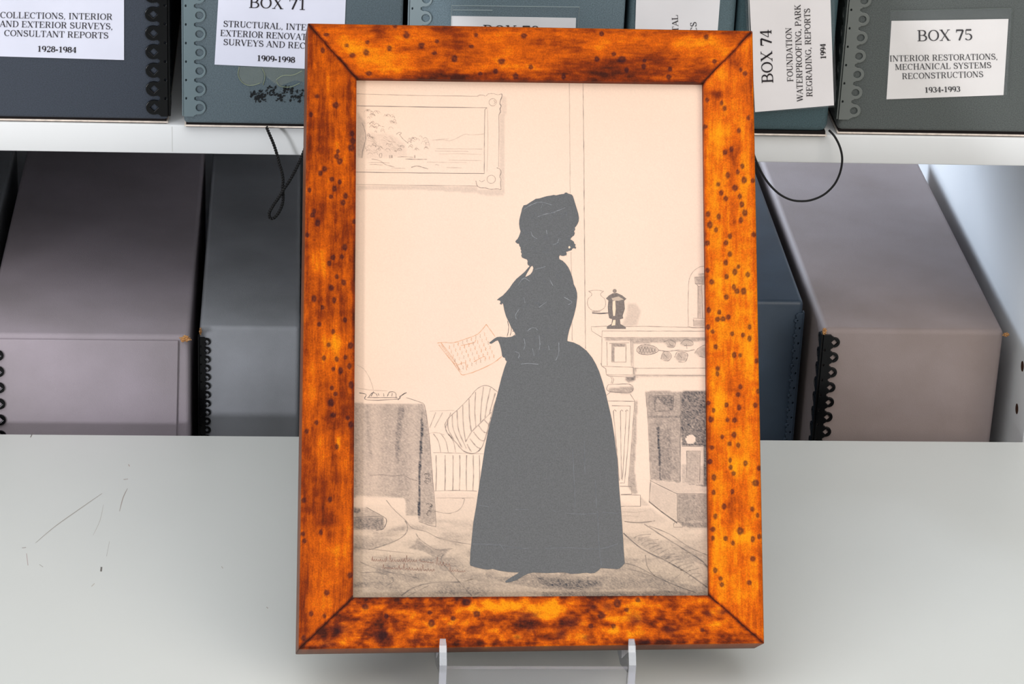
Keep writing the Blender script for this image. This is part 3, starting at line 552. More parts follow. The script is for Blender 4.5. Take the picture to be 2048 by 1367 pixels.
    # outer side wall, lip, back
    out0 = P[:, 0] - FN * (THK - 0.0009); lip = P[:, -1] - FN * LIP; inn = P[:, -1] - FN * (THK - RI)
    G = np.concatenate([out0[:, None], P, lip[:, None], inn[:, None]], 1); N1, K1 = G.shape[:2]
    CC = np.concatenate([np.tile(lin((96, 60, 42)), (N1, 1, 1)), col, np.tile(lin((90, 40, 18)), (N1, 2, 1))], 1)
    CC[:, 1] = CC[:, 1] * 0.3 + CC[:, 0] * 0.7; CC[:, 0] = CC[:, 1]; CC[:, 0] = lin((104, 76, 64))
    idx = np.arange(N1 * K1).reshape(N1, K1); q = np.stack([idx[:-1, :-1], idx[1:, :-1], idx[1:, 1:], idx[:-1, 1:]], -1).reshape(-1, 4)
    faces = [tuple(r) for r in q.tolist()]
    faces += [(int(idx[i, 0]), int(idx[i, -1]), int(idx[i + 1, -1]), int(idx[i + 1, 0])) for i in range(N1 - 1)]
    faces += [tuple(idx[0].tolist()), tuple(idx[-1][::-1].tolist())]
    o = mesh(name, G.reshape(-1, 3), faces, wood_m, fp, col=CC.reshape(-1, 3)); me = o.data
    bm = bmesh.new(); bm.from_mesh(me); bmesh.ops.recalc_face_normals(bm, faces=bm.faces[:]); bm.to_mesh(me); bm.free()
    me.polygons.foreach_set('use_smooth', [True] * len(me.polygons)); me.set_sharp_from_angle(angle=math.radians(35))
    return o
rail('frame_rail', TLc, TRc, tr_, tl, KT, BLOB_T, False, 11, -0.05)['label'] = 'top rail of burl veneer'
rail('frame_rail', TRc, BRc, br, tr_, KR, BLOB_R, True, 21, 0.13)['label'] = 'right rail, orange coloured brighter as if side-lit, with many dark eyes'
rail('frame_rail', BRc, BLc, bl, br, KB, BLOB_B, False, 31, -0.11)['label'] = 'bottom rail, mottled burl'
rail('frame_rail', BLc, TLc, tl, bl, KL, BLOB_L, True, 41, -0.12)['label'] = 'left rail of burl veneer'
# backing board
bk = [on_f(*p, 0) - FN * 0.020 + (np.array([0., 0, 0])) for p in ((625, 56), (1496, 70), (1518, 1277), (606, 1288))]
mesh('backing_board', bk + [q - FN * 0.004 for q in bk], [(0, 1, 2, 3), (7, 6, 5, 4)] + [(i, i + 4, (i + 1) % 4 + 4, (i + 1) % 4) for i in range(4)], mat('backing_card', (120, 96, 72), 0.9), fp)
# paper with graphite tone
NP_ = -(RI + LIP) + 0.0004
GS = 2.0
gx = np.arange(690, 1434 + GS, GS); gy = np.arange(140, 1208 + GS, GS); GX, GY = np.meshgrid(gx, gy)
tone = np.zeros_like(GX); lite = np.zeros_like(GX)
def blur(a, n):
    for _ in range(n):
        b = np.pad(a, 1, mode='edge'); a = (b[1:-1, 1:-1] * 2 + b[:-2, 1:-1] + b[2:, 1:-1] + b[1:-1, :-2] + b[1:-1, 2:]) / 6
    return a
def inside(poly):
    m = np.zeros(GX.shape, bool); n = len(poly); j = n - 1
    for i in range(n):
        xi, yi = poly[i]; xj, yj = poly[j]
        if yi != yj:
            c = ((yi > GY) != (yj > GY)) & (GX < (xj - xi) * (GY - yi) / (yj - yi) + xi); m ^= c
        j = i
    return m.astype(float)
def shade(poly, t, soft=1, ox=0, oy=0, s=1.0, mode='max', grad=None):
    global tone
    k = blur(inside([(ox + x / s, oy + y / s) for x, y in poly]), soft) * t
    if grad is not None: k = k * grad
    if mode == 'max': tone = np.maximum(tone, k)
    elif mode == 'add': tone = tone + k
    elif mode == 'set':
        a = blur(inside([(ox + x / s, oy + y / s) for x, y in poly]), soft); tone = tone * (1 - a) + t * a
Z1 = dict(ox=700, oy=150, s=5.064); Z2 = dict(ox=860, oy=360, s=3.4175); Z3 = dict(ox=1120, oy=500, s=4.271); Z4 = dict(ox=1160, oy=740, s=4.27)
Z5 = dict(ox=700, oy=720, s=4.02); Z6 = dict(ox=700, oy=960, s=5.467); Z7 = dict(ox=900, oy=980, s=3.864); Z8 = dict(ox=920, oy=660, s=2.5306)
# floor / carpet, plus the painted shadow of the frame's bottom lip
shade([(690, 985), (1020, 985), (1250, 1005), (1440, 1060), (1440, 1215), (690, 1215)], 0.20, 8, grad=0.45 + 0.8 * np.clip((GY - 980) / 210, 0, 1))
carp = fbm(GX, GY, 77, 60, 16, 3)
shade([(690, 1040), (1440, 1040), (1440, 1215), (690, 1215)], 0.42, 6, mode='add', grad=np.clip((carp - .44) * 1.6, 0, 1))
shade([(690, 1110), (1440, 1110), (1440, 1215), (690, 1215)], 0.12, 14, mode='add')
shade([(40, 600), (420, 620), (600, 560), (610, 470), (380, 560), (240, 590)], 0.15, 3, mode='add', **Z6)
shade([(40, 600), (300, 620), (520, 640), (430, 700), (260, 745), (110, 760), (40, 760)], 0.22, 3, mode='add', **Z6)
shade([(740, 620), (800, 680), (900, 740), (1110, 740), (1040, 810), (1060, 900), (990, 900), (880, 820), (780, 770), (620, 745), (700, 690)], 0.5, 2, **Z6)
shade([(120, 1000), (300, 1010), (480, 1095), (400, 1150), (260, 1190), (110, 1180)], 0.45, 3, **Z6)
shade([(900, 880), (1060, 880), (1200, 1060), (1180, 1100), (1060, 1000)], 0.42, 3, **Z6)
shade([(600, 1060), (1000, 1090), (1400, 1090), (1700, 1110), (1400, 1140), (900, 1130), (700, 1100)], 0.45, 3, **Z6)
shade([(240, 660), (430, 660), (640, 640), (900, 650), (1180, 650), (1640, 690), (1980, 740), (1980, 800), (1500, 760), (1000, 790), (650, 760), (420, 720)], 0.55, 4, **Z7)
shade([(640, 660), (1180, 690), (1190, 740), (1000, 780), (700, 740)], 0.72, 4, **Z7)
shade([(700, 780), (1990, 780), (1990, 830), (700, 830)], 0.6, 3, **Z7)  # cast shadow of the bottom lip, painted as tone on the sheet
shade([(1340, 340), (1430, 410), (1590, 500), (1700, 490), (1640, 420), (1540, 360), (1430, 350)], 0.38, 2, **Z7)
shade([(1470, 450), (1600, 510), (1730, 490), (1700, 530), (1600, 530)], 0.62, 2, **Z7)
shade([(1820, 600), (1960, 560), (1995, 560), (1995, 740), (1880, 680)], 0.35, 2, **Z7)
shade([(1350, 560), (1450, 580), (1640, 690), (1560, 670), (1430, 610)], 0.4, 2, **Z7)
shade([(1350, 440), (1500, 440), (1600, 520), (1760, 640), (1640, 680), (1500, 640), (1380, 560)], 0.28, 2, **Z7)
# table cloth
folds = 0.5 + 0.5 * fbm(GX, GY * 0.12, 91, 26, 60, 2)
shade([(28, 345), (590, 350), (612, 430), (640, 640), (665, 950), (690, 1290), (665, 1330), (550, 1295), (540, 1200), (450, 1190), (440, 1110), (28, 1105)], 0.56, 1, grad=folds, **Z5)
shade([(380, 360), (450, 360), (420, 620), (400, 850), (370, 860), (350, 700)], 0.60, 5, **Z5)
shade([(110, 380), (160, 380), (190, 800), (150, 820), (120, 600)], 0.48, 6, **Z5)
shade([(200, 380), (320, 380), (330, 900), (230, 900)], 0.22, 8, mode='set', **Z5) if False else None
shade([(573, 410), (582, 410), (590, 560), (570, 900), (562, 1290), (545, 1250), (550, 900), (565, 600)], 0.95, 1, **Z5)
shade([(40, 1090), (300, 1100), (440, 1110), (450, 1200), (470, 1260), (300, 1160), (180, 1160), (60, 1160)], 0.06, 2, mode='set', **Z5)
shade([(450, 1160), (540, 1160), (540, 1250), (450, 1250)], 0.42, 2, **Z5)
# stool
shade([(35, 300), (180, 295), (370, 400), (375, 520), (300, 545), (35, 540)], 0.40, 1, mode='set', **Z6)
shade([(35, 408), (370, 405), (370, 520), (300, 535), (35, 530)], 0.62, 1, mode='set', **Z6)
shade([(35, 290), (130, 310), (100, 370), (35, 370)], 0.7, 2, **Z6)
shade([(80, 540), (270, 545), (230, 590), (520, 600), (500, 570), (330, 560)], 0.4, 2, **Z6)
# drawn picture frame shadows
shade([(1515, 400), (1570, 380), (1565, 1200), (1530, 1200), (1510, 900)], 0.16, 1, **Z1); shade([(1540, 200), (1585, 225), (1580, 400), (1515, 400)], 0.14, 1, **Z1)
shade([(80, 1115), (700, 1120), (1290, 1130), (1300, 1195), (700, 1160), (80, 1165)], 0.18, 1, **Z1); shade([(1290, 1160), (1560, 1160), (1550, 1225), (1400, 1225), (1290, 1200)], 0.16, 1, **Z1)
shade([(160, 580), (420, 600), (560, 700), (580, 820), (160, 850)], 0.10, 2, **Z1); shade([(80, 380), (155, 480), (165, 700), (120, 840), (80, 840)], 0.25, 2, **Z1)
# urn, mantel, fireplace
URN = [(392, 412), (420, 385), (450, 368), (485, 365), (530, 385), (568, 415), (548, 432), (554, 500), (535, 560), (540, 582), (512, 590), (516, 630), (562, 655), (562, 672), (400, 672), (400, 650), (440, 630), (446, 590), (420, 580), (412, 540), (408, 480), (414, 430)]
shade([(580, 460), (650, 460), (690, 520), (660, 640), (520, 650), (570, 560)], 0.22, 2, **Z3)
shade([(385, 750), (1250, 748), (1250, 775), (900, 790), (620, 800), (600, 770), (385, 775)], 0.42, 1, **Z3)
shade([(442, 800), (560, 800), (560, 820), (462, 822), (462, 955), (442, 955)], 0.5, 0, **Z3)
shade([(605, 760), (625, 790), (630, 1000), (655, 1010), (645, 1060), (620, 1060), (612, 900)], 0.35, 1, **Z3)
shade([(560, 1080), (650, 1075), (640, 1110), (590, 1130), (560, 1110)], 0.65, 1, **Z3); shade([(640, 1065), (1250, 1068), (1250, 1082), (640, 1085)], 0.30, 1, **Z3)
shade([(410, 1180), (620, 1160), (628, 1200), (590, 1230), (500, 1220), (420, 1205)], 0.42, 1, **Z3)
shade([(470, 265), (490, 262), (480, 600), (465, 850), (490, 1050), (448, 1055), (412, 990), (445, 600)], 0.42, 1, **Z4)
shade([(515, 1070), (600, 1160), (515, 1160)], 0.22, 1, **Z4)
shade([(560, 185), (600, 178), (855, 180), (855, 960), (605, 935), (580, 400)], 0.50, 1, **Z4)
shade([(855, 180), (1100, 172), (1100, 1000), (870, 965)], 0.72, 1, **Z4)
shade([(630, 215), (800, 218), (800, 345), (770, 345), (650, 240), (650, 350), (630, 350)], 0.72, 1, **Z4)
shade([(575, 385), (1100, 388), (1100, 405), (575, 405)], 0.75, 1, **Z4)
shade([(655, 485), (790, 485), (785, 930), (690, 935)], 0.58, 1, **Z4); shade([(655, 485), (678, 485), (692, 935), (682, 935)], 0.85, 0, **Z4)
shade([(870, 648), (1058, 648), (1058, 980), (870, 965)], 0.10, 0, mode='set', **Z4); shade([(910, 690), (1025, 690), (1020, 975), (910, 960)], 0.40, 1, mode='set', **Z4)
shade([(870, 800), (1060, 820), (1060, 990), (870, 965)], 0.34, 3, **Z4)
cir = lambda cx, cy, r, n=16: [(cx + r * math.cos(2 * math.pi * k / n), cy + r * math.sin(2 * math.pi * k / n)) for k in range(n)]
shade(cir(962, 592, 48), 0.7, 0, **Z4); shade(cir(945, 590, 42), 0.05, 0, mode='set', **Z4)
shade([(598, 935), (870, 965), (1100, 1005), (1100, 1048), (825, 1055), (640, 960)], 0.22, 1, mode='set', **Z4)
shade([(598, 950), (825, 1058), (832, 1290), (590, 1125)], 0.22, 1, mode='set', **Z4)
shade([(832, 1058), (1100, 1058), (1100, 1300), (832, 1290)], 0.52, 1, mode='set', **Z4)
shade([(840, 1295), (1100, 1295), (1100, 1345), (880, 1340)], 0.62, 2, **Z4)
shade([(350, 1170), (600, 1170), (780, 1300), (560, 1330), (350, 1300)], 0.20, 3, **Z4)
shade([(1150, 230), (1250, 225), (1250, 290), (1160, 285)], 0.42, 1, **Z3); shade([(1175, 300), (1212, 300), (1210, 580), (1175, 580)], 0.30, 1, **Z3); shade([(1140, 590), (1250, 590), (1250, 655), (1145, 650)], 0.30, 1, **Z3); shade([(1185, 200), (1250, 200), (1250, 225), (1185, 225)], 0.3, 1, **Z3)
for lf in ([(885, 785), (930, 760), (985, 790), (975, 825), (930, 835)], [(1025, 790), (1080, 760), (1135, 780), (1130, 810), (1080, 820), (1040, 815)], [(862, 930), (875, 880), (920, 865), (952, 900), (930, 940), (890, 940)], [(980, 920), (1000, 880), (1050, 865), (1090, 890), (1075, 945), (1010, 950)], [(1150, 870), (1210, 820), (1250, 830), (1250, 910), (1180, 905)], [(655, 850), (680, 815), (740, 805), (800, 820), (840, 855), (790, 885), (720, 892), (675, 880)]):
    shade(lf, 0.34, 1, **Z3)
grain = blur(nr.randn(*GX.shape), 0) * 0.15 + (fbm(GX, GY, 15, 7, 7, 2) - 0.5) * 0.25
tone = np.clip(tone * 1.08 * (1 + grain), 0, 1)
age = fbm(GX, GY, 33, 180, 200, 4)
PAP = lin((230, 202, 182)); PAPL = lin((226, 187, 155)); PAPD = lin((216, 190, 162))
left = np.clip((860 - GX) / 260, 0, 1) * 0.7 + np.clip((330 - GY) / 200, 0, 1) * 0.35
base = PAP * np.ones(GX.shape + (3,)); base = base * (1 - left[..., None] * .8) + PAPL * left[..., None] * .8
lo = np.clip((GY - 950) / 250, 0, 1)[..., None] * 0.85; base = base * (1 - lo) + PAPD * lo
base *= (0.96 + 0.08 * age)[..., None] * (1 + 0.012 * nr.randn(*GX.shape))[..., None]
GRAPH = lin((64, 64, 70)); col = base * (1 - tone[..., None]) + GRAPH * tone[..., None]
tonecol = base * (1 - 0.8 * tone[..., None]) + GRAPH * 0.8 * tone[..., None]
Pp = on_f_arr(GX, GY, NP_); ny, nx = GX.shape; idx = np.arange(nx * ny).reshape(ny, nx)
q = np.stack([idx[:-1, :-1], idx[1:, :-1], idx[1:, 1:], idx[:-1, 1:]], -1).reshape(-1, 4)
paper_m = attr_mat('aged_paper', rough=0.85, spec=0.15, grain=0.03, gscale=1500)
mesh('drawing_sheet', Pp.reshape(-1, 3), [tuple(r) for r in q.tolist()], paper_m, fp, smooth=True, col=col.reshape(-1, 3), label='aged cream sheet with a pencil drawing of a parlour')
def paper_col(x, y):
    i = int(np.clip((y - gy[0]) / GS, 0, ny - 1)); j = int(np.clip((x - gx[0]) / GS, 0, nx - 1)); return tonecol[i, j]
LV, LF, LC = [], [], []
INB = (704, 152, 1424, 1198)
def line(pts, wd=1.4, dark=0.6, ox=0, oy=0, s=1.0, rgb=None, n=5, closed=False, wob=0.25, smooth=True):
    P = [np.array([ox + x / s, oy + y / s]) for x, y in pts]
    if smooth and len(P) > 2: P = catmull(P, n, closed)
    else:
        Q = []
        for a, b in zip(P[:-1], P[1:]):
            m_ = max(2, int(np.linalg.norm(b - a) / 8)); Q += [a + (b - a) * k / m_ for k in range(m_)]
        P = np.array(Q + [P[-1]])
    if closed: P = np.vstack([P, P[:1]])
    P = P + nr.randn(*P.shape) * wob * 0.5
    t = np.gradient(P, axis=0); t /= np.linalg.norm(t, axis=1)[:, None] + 1e-9; b = len(LV); g = rgb if rgb is not None else GRAPH
    for p, q in zip(P, t):
        if not (INB[0] < p[0] < INB[2] and INB[1] < p[1] < INB[3]): p = np.clip(p, [INB[0], INB[1]], [INB[2], INB[3]])
        k = wd * nr.uniform(0.7, 1.15) / 2; nn = np.array([-q[1], q[0]]) * k; d = min(0.97, dark * 1.1 * nr.uniform(0.55, 1.25)); c = paper_col(*p) * (1 - d) + g * d
        LV.append((p + nn)); LV.append((p - nn)); LC.extend([c, c])
    for i in range(len(P) - 1): LF.append((b + 2 * i, b + 2 * i + 1, b + 2 * i + 3, b + 2 * i + 2))
D1 = dict(wd=1.2, dark=0.42)
for pts in ([(70, 190), (350, 198), (700, 207), (1300, 214)], [(1290, 215), (1310, 203), (1350, 203), (1372, 214)], [(1380, 212), (1400, 192), (1450, 188), (1500, 200), (1535, 188)]): line(pts, **D1, **Z1)
line([(1535, 188), (1540, 215), (1526, 250), (1518, 290), (1530, 310), (1520, 345), (1524, 372), (1510, 400)], 1.6, 0.7, **Z1); line([(1508, 400), (1508, 650), (1504, 930)], **D1, **Z1)
line(cir(1445, 275, 37), 1.2, .45, closed=True, **Z1); line(cir(1430, 1055, 42), 1.2, .45, closed=True, **Z1); line([(1455, 255), (1470, 275), (1455, 295)], **D1, **Z1)
for pts in ([(70, 312), (700, 322), (1385, 330)], [(60, 982), (700, 990), (1362, 996)]): line(pts, 1.5, .6, **Z1)
line([(1388, 330), (1365, 350), (1360, 700), (1360, 996)], 1.4, .5, smooth=False, **Z1); line([(1390, 340), (1396, 600), (1388, 980)], 1, .2, **Z1); line([(60, 1105), (700, 1116), (1285, 1122)], **D1, **Z1)
line([(1275, 1070), (1288, 1118), (1320, 1140), (1370, 1142), (1430, 1156), (1490, 1150), (1528, 1156), (1524, 1100), (1528, 1050), (1516, 1030), (1530, 985), (1518, 952), (1485, 938)], 1.3, .55, **Z1); line([(1310, 1065), (1335, 1080), (1365, 1062)], 1.2, .4, **Z1)
# drawn landscape
for cx0, cy0, rx, ry, n0 in ((330, 470, 150, 110, 26), (210, 560, 60, 90, 10), (690, 700, 110, 80, 22), (230, 760, 90, 60, 12), (420, 740, 140, 40, 12), (200, 400, 60, 60, 7)):
    for k in range(n0):
        a = rnd.uniform(0, 6.28); r = rnd.uniform(.3, 1) ** .6; x, y = cx0 + rx * r * math.cos(a), cy0 + ry * r * math.sin(a); q = rnd.uniform(10, 26)
        line([(x - q, y + rnd.uniform(-6, 8)), (x - q * .4, y - q * .7), (x + q * .5, y - q * .5), (x + q, y + rnd.uniform(0, 12))], 1.1, rnd.uniform(.2, .45), **Z1)
for y0, xa, xb, dk in ((660, 870, 1000, .2), (745, 870, 1340, .22), (768, 860, 1200, .25), (800, 900, 1330, .15), (830, 480, 640, .4), (850, 560, 780, .55), (860, 1000, 1330, .2), (880, 780, 1180, .2), (905, 200, 330, .35), (910, 860, 900, .3), (935, 980, 1130, .3), (940, 420, 560, .3), (885, 190, 400, .3), (960, 160, 540, .12)):
    line([(xa, y0), ((xa + xb) / 2, y0 + rnd.uniform(-6, 6)), (xb, y0 + 4)], 1.2, dk, **Z1)
line([(1000, 670), (1080, 640), (1160, 600), (1230, 606), (1360, 596)], 1, .25, **Z1); line([(830, 660), (900, 650), (1000, 645)], 1, .2, **Z1)
line([(620, 935), (680, 920), (740, 935), (790, 950)], 1.8, .5, **Z1); line([(220, 850), (300, 865), (360, 905), (450, 930)], 1.4, .4, **Z1); line([(500, 600), (540, 650), (590, 690)], 1.2, .45, **Z1); line([(300, 800), (320, 795), (320, 830), (300, 830)], 1.2, .45, closed=True, **Z1)
for x in (400, 415, 425, 650, 658): line([(x, 812), (x + 2, 842)], 1.3, .5, **Z1)
line([(470, 600), (495, 580), (520, 585), (500, 605)], 1.3, .4, **Z1); line([(120, 480), (150, 560), (160, 640), (130, 760), (120, 840)], 1.5, .45, **Z1)
for _ in range(22):
    x = rnd.uniform(160, 480); y = rnd.uniform(600, 760); line([(x, y), (x + rnd.uniform(30, 90), y + rnd.uniform(10, 70))], 1, .18, **Z1)
# door lines
line([(952, -680), (958, 90)], 1.2, .32, **Z2); line([(964, 490), (972, 1095)], 1.2, .38, **Z2); line([(1046, -680), (1053, 0), (1056, 500), (1063, 1150)], 1.5, .5, smooth=False, **Z2)
# orange letter
OR = lin((206, 128, 66))
OL = dict(rgb=OR, wd=1.4, dark=.55)
for pts in ([(50, 1112), (100, 1108), (160, 1110), (250, 1082), (330, 1048), (385, 985)], [(385, 985), (410, 1020), (445, 1068)], [(60, 1125), (110, 1190), (160, 1250), (215, 1328)], [(215, 1328), (240, 1328), (330, 1298), (430, 1250), (490, 1205)], [(75, 1112), (130, 1180), (170, 1240), (205, 1300)]): line(pts, **OL, **Z2)
for k in range(14):
    t = k / 13; line([(70 + 130 * t, 1125 + 180 * t), (95 + 125 * t, 1140 + 170 * t)], 1.2, .4, rgb=OR, **Z2)
for k in range(9):
    x0, y0 = 130 + 30 * k, 1130 - 11 * k
    for j in range(6): line([(x0 + 14 * j * .9, y0 + 30 * j), (x0 + 14 * j * .9 + 5, y0 + 30 * j + 7), (x0 + 14 * j * .9 + 1, y0 + 30 * j + 15), (x0 + 14 * j * .9 + 6, y0 + 30 * j + 22)], 1.3, rnd.uniform(.3, .62), rgb=OR if rnd.random() < .75 else lin((150, 100, 70)), **Z2)
line([(190, 1262), (240, 1250), (250, 1300)], **OL, **Z2); line([(210, 1130), (300, 1110), (310, 1090)], **OL, **Z2); line([(300, 1240), (370, 1205), (380, 1225)], **OL, **Z2)
# mantel lines
for pts, wd, dk in (([(245, 352), (268, 366), (268, 388), (243, 412), (234, 445), (242, 482), (264, 506), (300, 518), (350, 512), (382, 488), (390, 450), (380, 415), (350, 388), (350, 368), (374, 350)], 1.3, .4), ([(243, 350), (300, 341), (374, 350)], 1.3, .35)): line(pts, wd, dk, **Z3)
line([(275, 536), (340, 540), (412, 536)], 2.6, .75, smooth=False, **Z3); line([(272, 524), (345, 526)], 1.3, .5, **Z3)
for pts in ([(400, 648), (265, 654), (270, 690), (355, 742)], [(560, 652), (700, 650), (1255, 662)], [(358, 690), (1255, 692)], [(360, 690), (356, 860), (354, 985)], [(370, 746), (1255, 748)], [(400, 782), (403, 985)], [(603, 755), (610, 990)], [(442, 800), (563, 800), (563, 955), (442, 955), (442, 800)], [(348, 965), (356, 990), (392, 1012), (395, 1062)], [(360, 990), (625, 1000), (632, 1060)], [(395, 1062), (640, 1066)], [(395, 1062), (420, 1075), (560, 1080)], [(640, 1008), (1255, 1006)], [(640, 1066), (1255, 1070)], [(432, 1080), (446, 1105), (436, 1138)], [(445, 1080), (460, 1105), (448, 1138)], [(420, 795), (590, 790)]):
    line(pts, 1.3, .45, smooth=False, **Z3)
line([(412, 1148), (560, 1142), (610, 1152), (626, 1180), (610, 1208), (560, 1215), (430, 1206), (398, 1185), (412, 1148)], 1.4, .5, **Z3)
for pts in ([(225, 215), (258, 186), (330, 190)], [(430, 205), (468, 262), (440, 640), (412, 990)], [(235, 262), (466, 265)], [(272, 302), (430, 305), (410, 640), (380, 962), (342, 962)], [(284, 350), (310, 640), (336, 940)], [(345, 350), (350, 640), (354, 930)], [(395, 345), (380, 640), (362, 940)], [(284, 350), (296, 336), (310, 350)], [(345, 350), (355, 336), (368, 350)], [(388, 350), (400, 336), (412, 350)], [(340, 990), (440, 994), (442, 1056), (350, 1058)], [(350, 1062), (516, 1066), (516, 1160), (350, 1162)], [(560, 186), (580, 400), (604, 935), (590, 1125), (830, 1300)], [(856, 185), (856, 950)], [(598, 940), (825, 1054), (1100, 1054)], [(828, 1056), (834, 1290)], [(870, 650), (1058, 650), (1056, 960)], [(912, 690), (1026, 690), (1022, 960)], [(912, 690), (912, 920)], [(630, 215), (800, 218), (795, 345), (640, 350), (630, 215)], [(800, 1310), (815, 1290), (880, 1300), (876, 1340), (800, 1340), (800, 1310)]):
    line(pts, 1.3, .55, smooth=False, **Z4)
line([(590, 1120), (700, 1210), (830, 1305)], 2.4, .6, **Z4); line([(380, 1290), (480, 1300), (640, 1285)], 1.6, .4, **Z4); line([(360, 1205), (480, 1212), (560, 1200)], 1, .25, **Z4); line([(360, 1240), (500, 1246)], 1, .2, **Z4)
# dome clock, cone and sprig
line([(1245, 135), (1190, 145), (1140, 180), (1108, 235), (1098, 300), (1094, 480), (1096, 645)], 1.3, .4, **Z3); line([(1090, 650), (1150, 664), (1250, 658)], 1.2, .4, **Z3)
for pts in ([(1150, 232), (1250, 226)], [(1150, 232), (1156, 288), (1250, 290)], [(1165, 290), (1185, 312), (1215, 300)], [(1180, 305), (1178, 580)], [(1210, 305), (1218, 580)], [(1140, 590), (1144, 648)], [(1136, 580), (1250, 584)], [(1180, 205), (1250, 200)]): line(pts, 1.2, .5, smooth=False, **Z3)
line([(655, 850), (685, 815), (740, 806), (800, 820), (842, 855), (790, 886), (720, 892), (675, 880)], 1.4, .6, closed=True, **Z3)
for k in range(6):
    line([(672 + 26 * k, 870 - 50 + 8 * k * .4), (700 + 24 * k, 888 - 6 * k * .5)], 1.1, .5, **Z3); line([(672 + 26 * k, 882 - k * 2), (705 + 22 * k, 818 + k * 4)], 1.1, .5, **Z3)
line([(842, 855), (920, 862), (1010, 855), (1090, 860), (1150, 848)], 2.0, .5, **Z3)
for pts in ([(862, 930), (880, 875), (925, 868), (952, 900), (930, 942), (885, 942)], [(978, 915), (1000, 870), (1045, 868), (1090, 890), (1070, 952), (1010, 952)], [(885, 785), (935, 765), (985, 790), (970, 828), (915, 822)], [(1030, 800), (1070, 762), (1130, 780), (1130, 812), (1060, 815)], [(1150, 880), (1185, 835), (1255, 812), (1255, 910), (1190, 905)], [(925, 780), (945, 810), (970, 820)], [(1010, 880), (1040, 920)], [(885, 880), (915, 920)], [(1080, 800), (1085, 840)]): line(pts, 1.3, .5, **Z3)
# sofa and cushion
line([(640, 408), (760, 404), (840, 402)], 1, .25, **Z5); line([(670, 742), (1080, 752)], 1.3, .4, **Z5); line([(680, 1050), (850, 1046), (1020, 1052)], 1.5, .5, **Z5); line([(690, 1106), (1000, 1106)], 1, .3, **Z5)
ZC = dict(ox=697, oy=716, s=2.801)
line([(540, 370), (560, 335), (620, 280), (680, 218), (720, 172), (762, 152), (800, 163), (835, 190)], 1.5, .5, **ZC)
line([(540, 370), (552, 415), (600, 470), (650, 522), (705, 532), (745, 500), (768, 440), (790, 360), (806, 300), (830, 220)], 2.2, .55, **ZC)
for pts in ([(556, 345), (560, 400), (590, 455)], [(582, 318), (588, 400), (636, 500)], [(608, 292), (616, 400), (660, 505)], [(640, 262), (643, 370), (656, 465)], [(675, 228), (678, 330), (688, 410)], [(712, 190), (708, 300), (714, 385)], [(756, 160), (745, 250), (738, 360)], [(795, 168), (775, 260), (765, 335)], [(822, 195), (800, 270), (790, 310)], [(655, 470), (690, 412), (740, 362), (800, 302)], [(665, 480), (676, 505), (690, 524)], [(680, 450), (712, 490), (738, 506)], [(700, 412), (735, 455), (760, 462)], [(728, 376), (755, 410), (778, 418)], [(760, 345), (785, 372)]): line(pts, 2.3, .42, **ZC)
for x0, x1 in ((690, 640), (745, 680), (810, 770)): line([(x0, 420), ((x0 + x1) / 2, 480), (x1, 540)], 1.9, .36, **Z5)
for x in (670, 730, 790): line([(x, 590), (x + 40, 650), (x + 60, 740)], 1.9, .36, **Z5)
for x in (692, 765, 828, 882, 938, 990, 1040): line([(x, 762), (x + rnd.uniform(-4, 4), 900), (x - 2, 1048)], 2.2, .46, **Z5)
line([(610, 600), (680, 580), (760, 600)], 1.2, .3, **Z5)
line([(640, 1200), (780, 1230), (880, 1200), (920, 1120), (900, 1110)], 1.6, .4, **Z5)
# table edge and tray
line([(450, 300), (560, 335), (595, 355), (612, 430), (635, 600), (660, 900), (690, 1290), (668, 1332), (555, 1295)], 1.3, .5, **Z5)
for pts in ([(75, 262), (130, 275), (135, 318), (380, 312), (400, 290), (455, 260)], [(150, 295), (180, 262), (210, 270), (220, 290)], [(300, 290), (320, 255), (365, 262), (370, 300)], [(140, 300), (380, 300)], [(385, 320), (410, 290), (440, 262)], [(228, 265), (232, 285)], [(270, 265), (272, 290)], [(190, 250), (170, 290)], [(340, 265), (335, 290)]): line(pts, 1.6, .7, **Z5)
line([(60, 40), (110, 70), (150, 130), (175, 190), (188, 240)], 1.0, .3, **Z5); line([(50, 220), (150, 238), (300, 245)], 1, .25, **Z5)
line([(160, 925), (260, 920), (340, 930), (430, 925), (480, 950), (540, 968)], 1.6, .45, **Z5)
for cx0, cy0 in ((620, 930), (635, 1170), (640, 1230), (625, 970)):
    for k in range(5):
        a = rnd.uniform(0, 6); line([(cx0 + 22 * math.cos(a), cy0 + 22 * math.sin(a)), (cx0 + 26 * math.cos(a + .7), cy0 + 22 * math.sin(a + .8)), (cx0 + 10 * math.cos(a + 1.6), cy0 + 12 * math.sin(a + 1.6))], 1.6, .5, **Z5)
# carpet lines
for pts, wd, dk in (([(395, 215), (480, 320), (600, 430), (680, 520), (830, 560), (1000, 640), (1320, 700)], 1.6, .45), ([(600, 440), (628, 500), (610, 580), (520, 650), (340, 720), (200, 760)], 1.9, .5), ([(720, 580), (760, 640), (840, 700), (960, 760), (1120, 745)], 1.6, .45), ([(110, 890), (260, 955), (420, 1000), (620, 1040), (780, 1080)], 1.5, .42), ([(100, 740), (400, 770), (700, 800)], 1.3, .35), ([(560, 1260), (700, 1170), (900, 1120), (1200, 1110)], 2.2, .5), ([(1030, 800), (1000, 880), (1150, 1060), (1330, 1260)], 2.0, .5), ([(620, 1270), (860, 1150)], 2, .35), ([(110, 1010), (330, 1010), (480, 1090), (380, 1160)], 1.6, .45), ([(35, 405), (372, 402), (372, 520), (285, 545)], 1.8, .6), ([(180, 295), (370, 400)], 1.4, .5)):
    line(pts, wd, dk, **Z6)
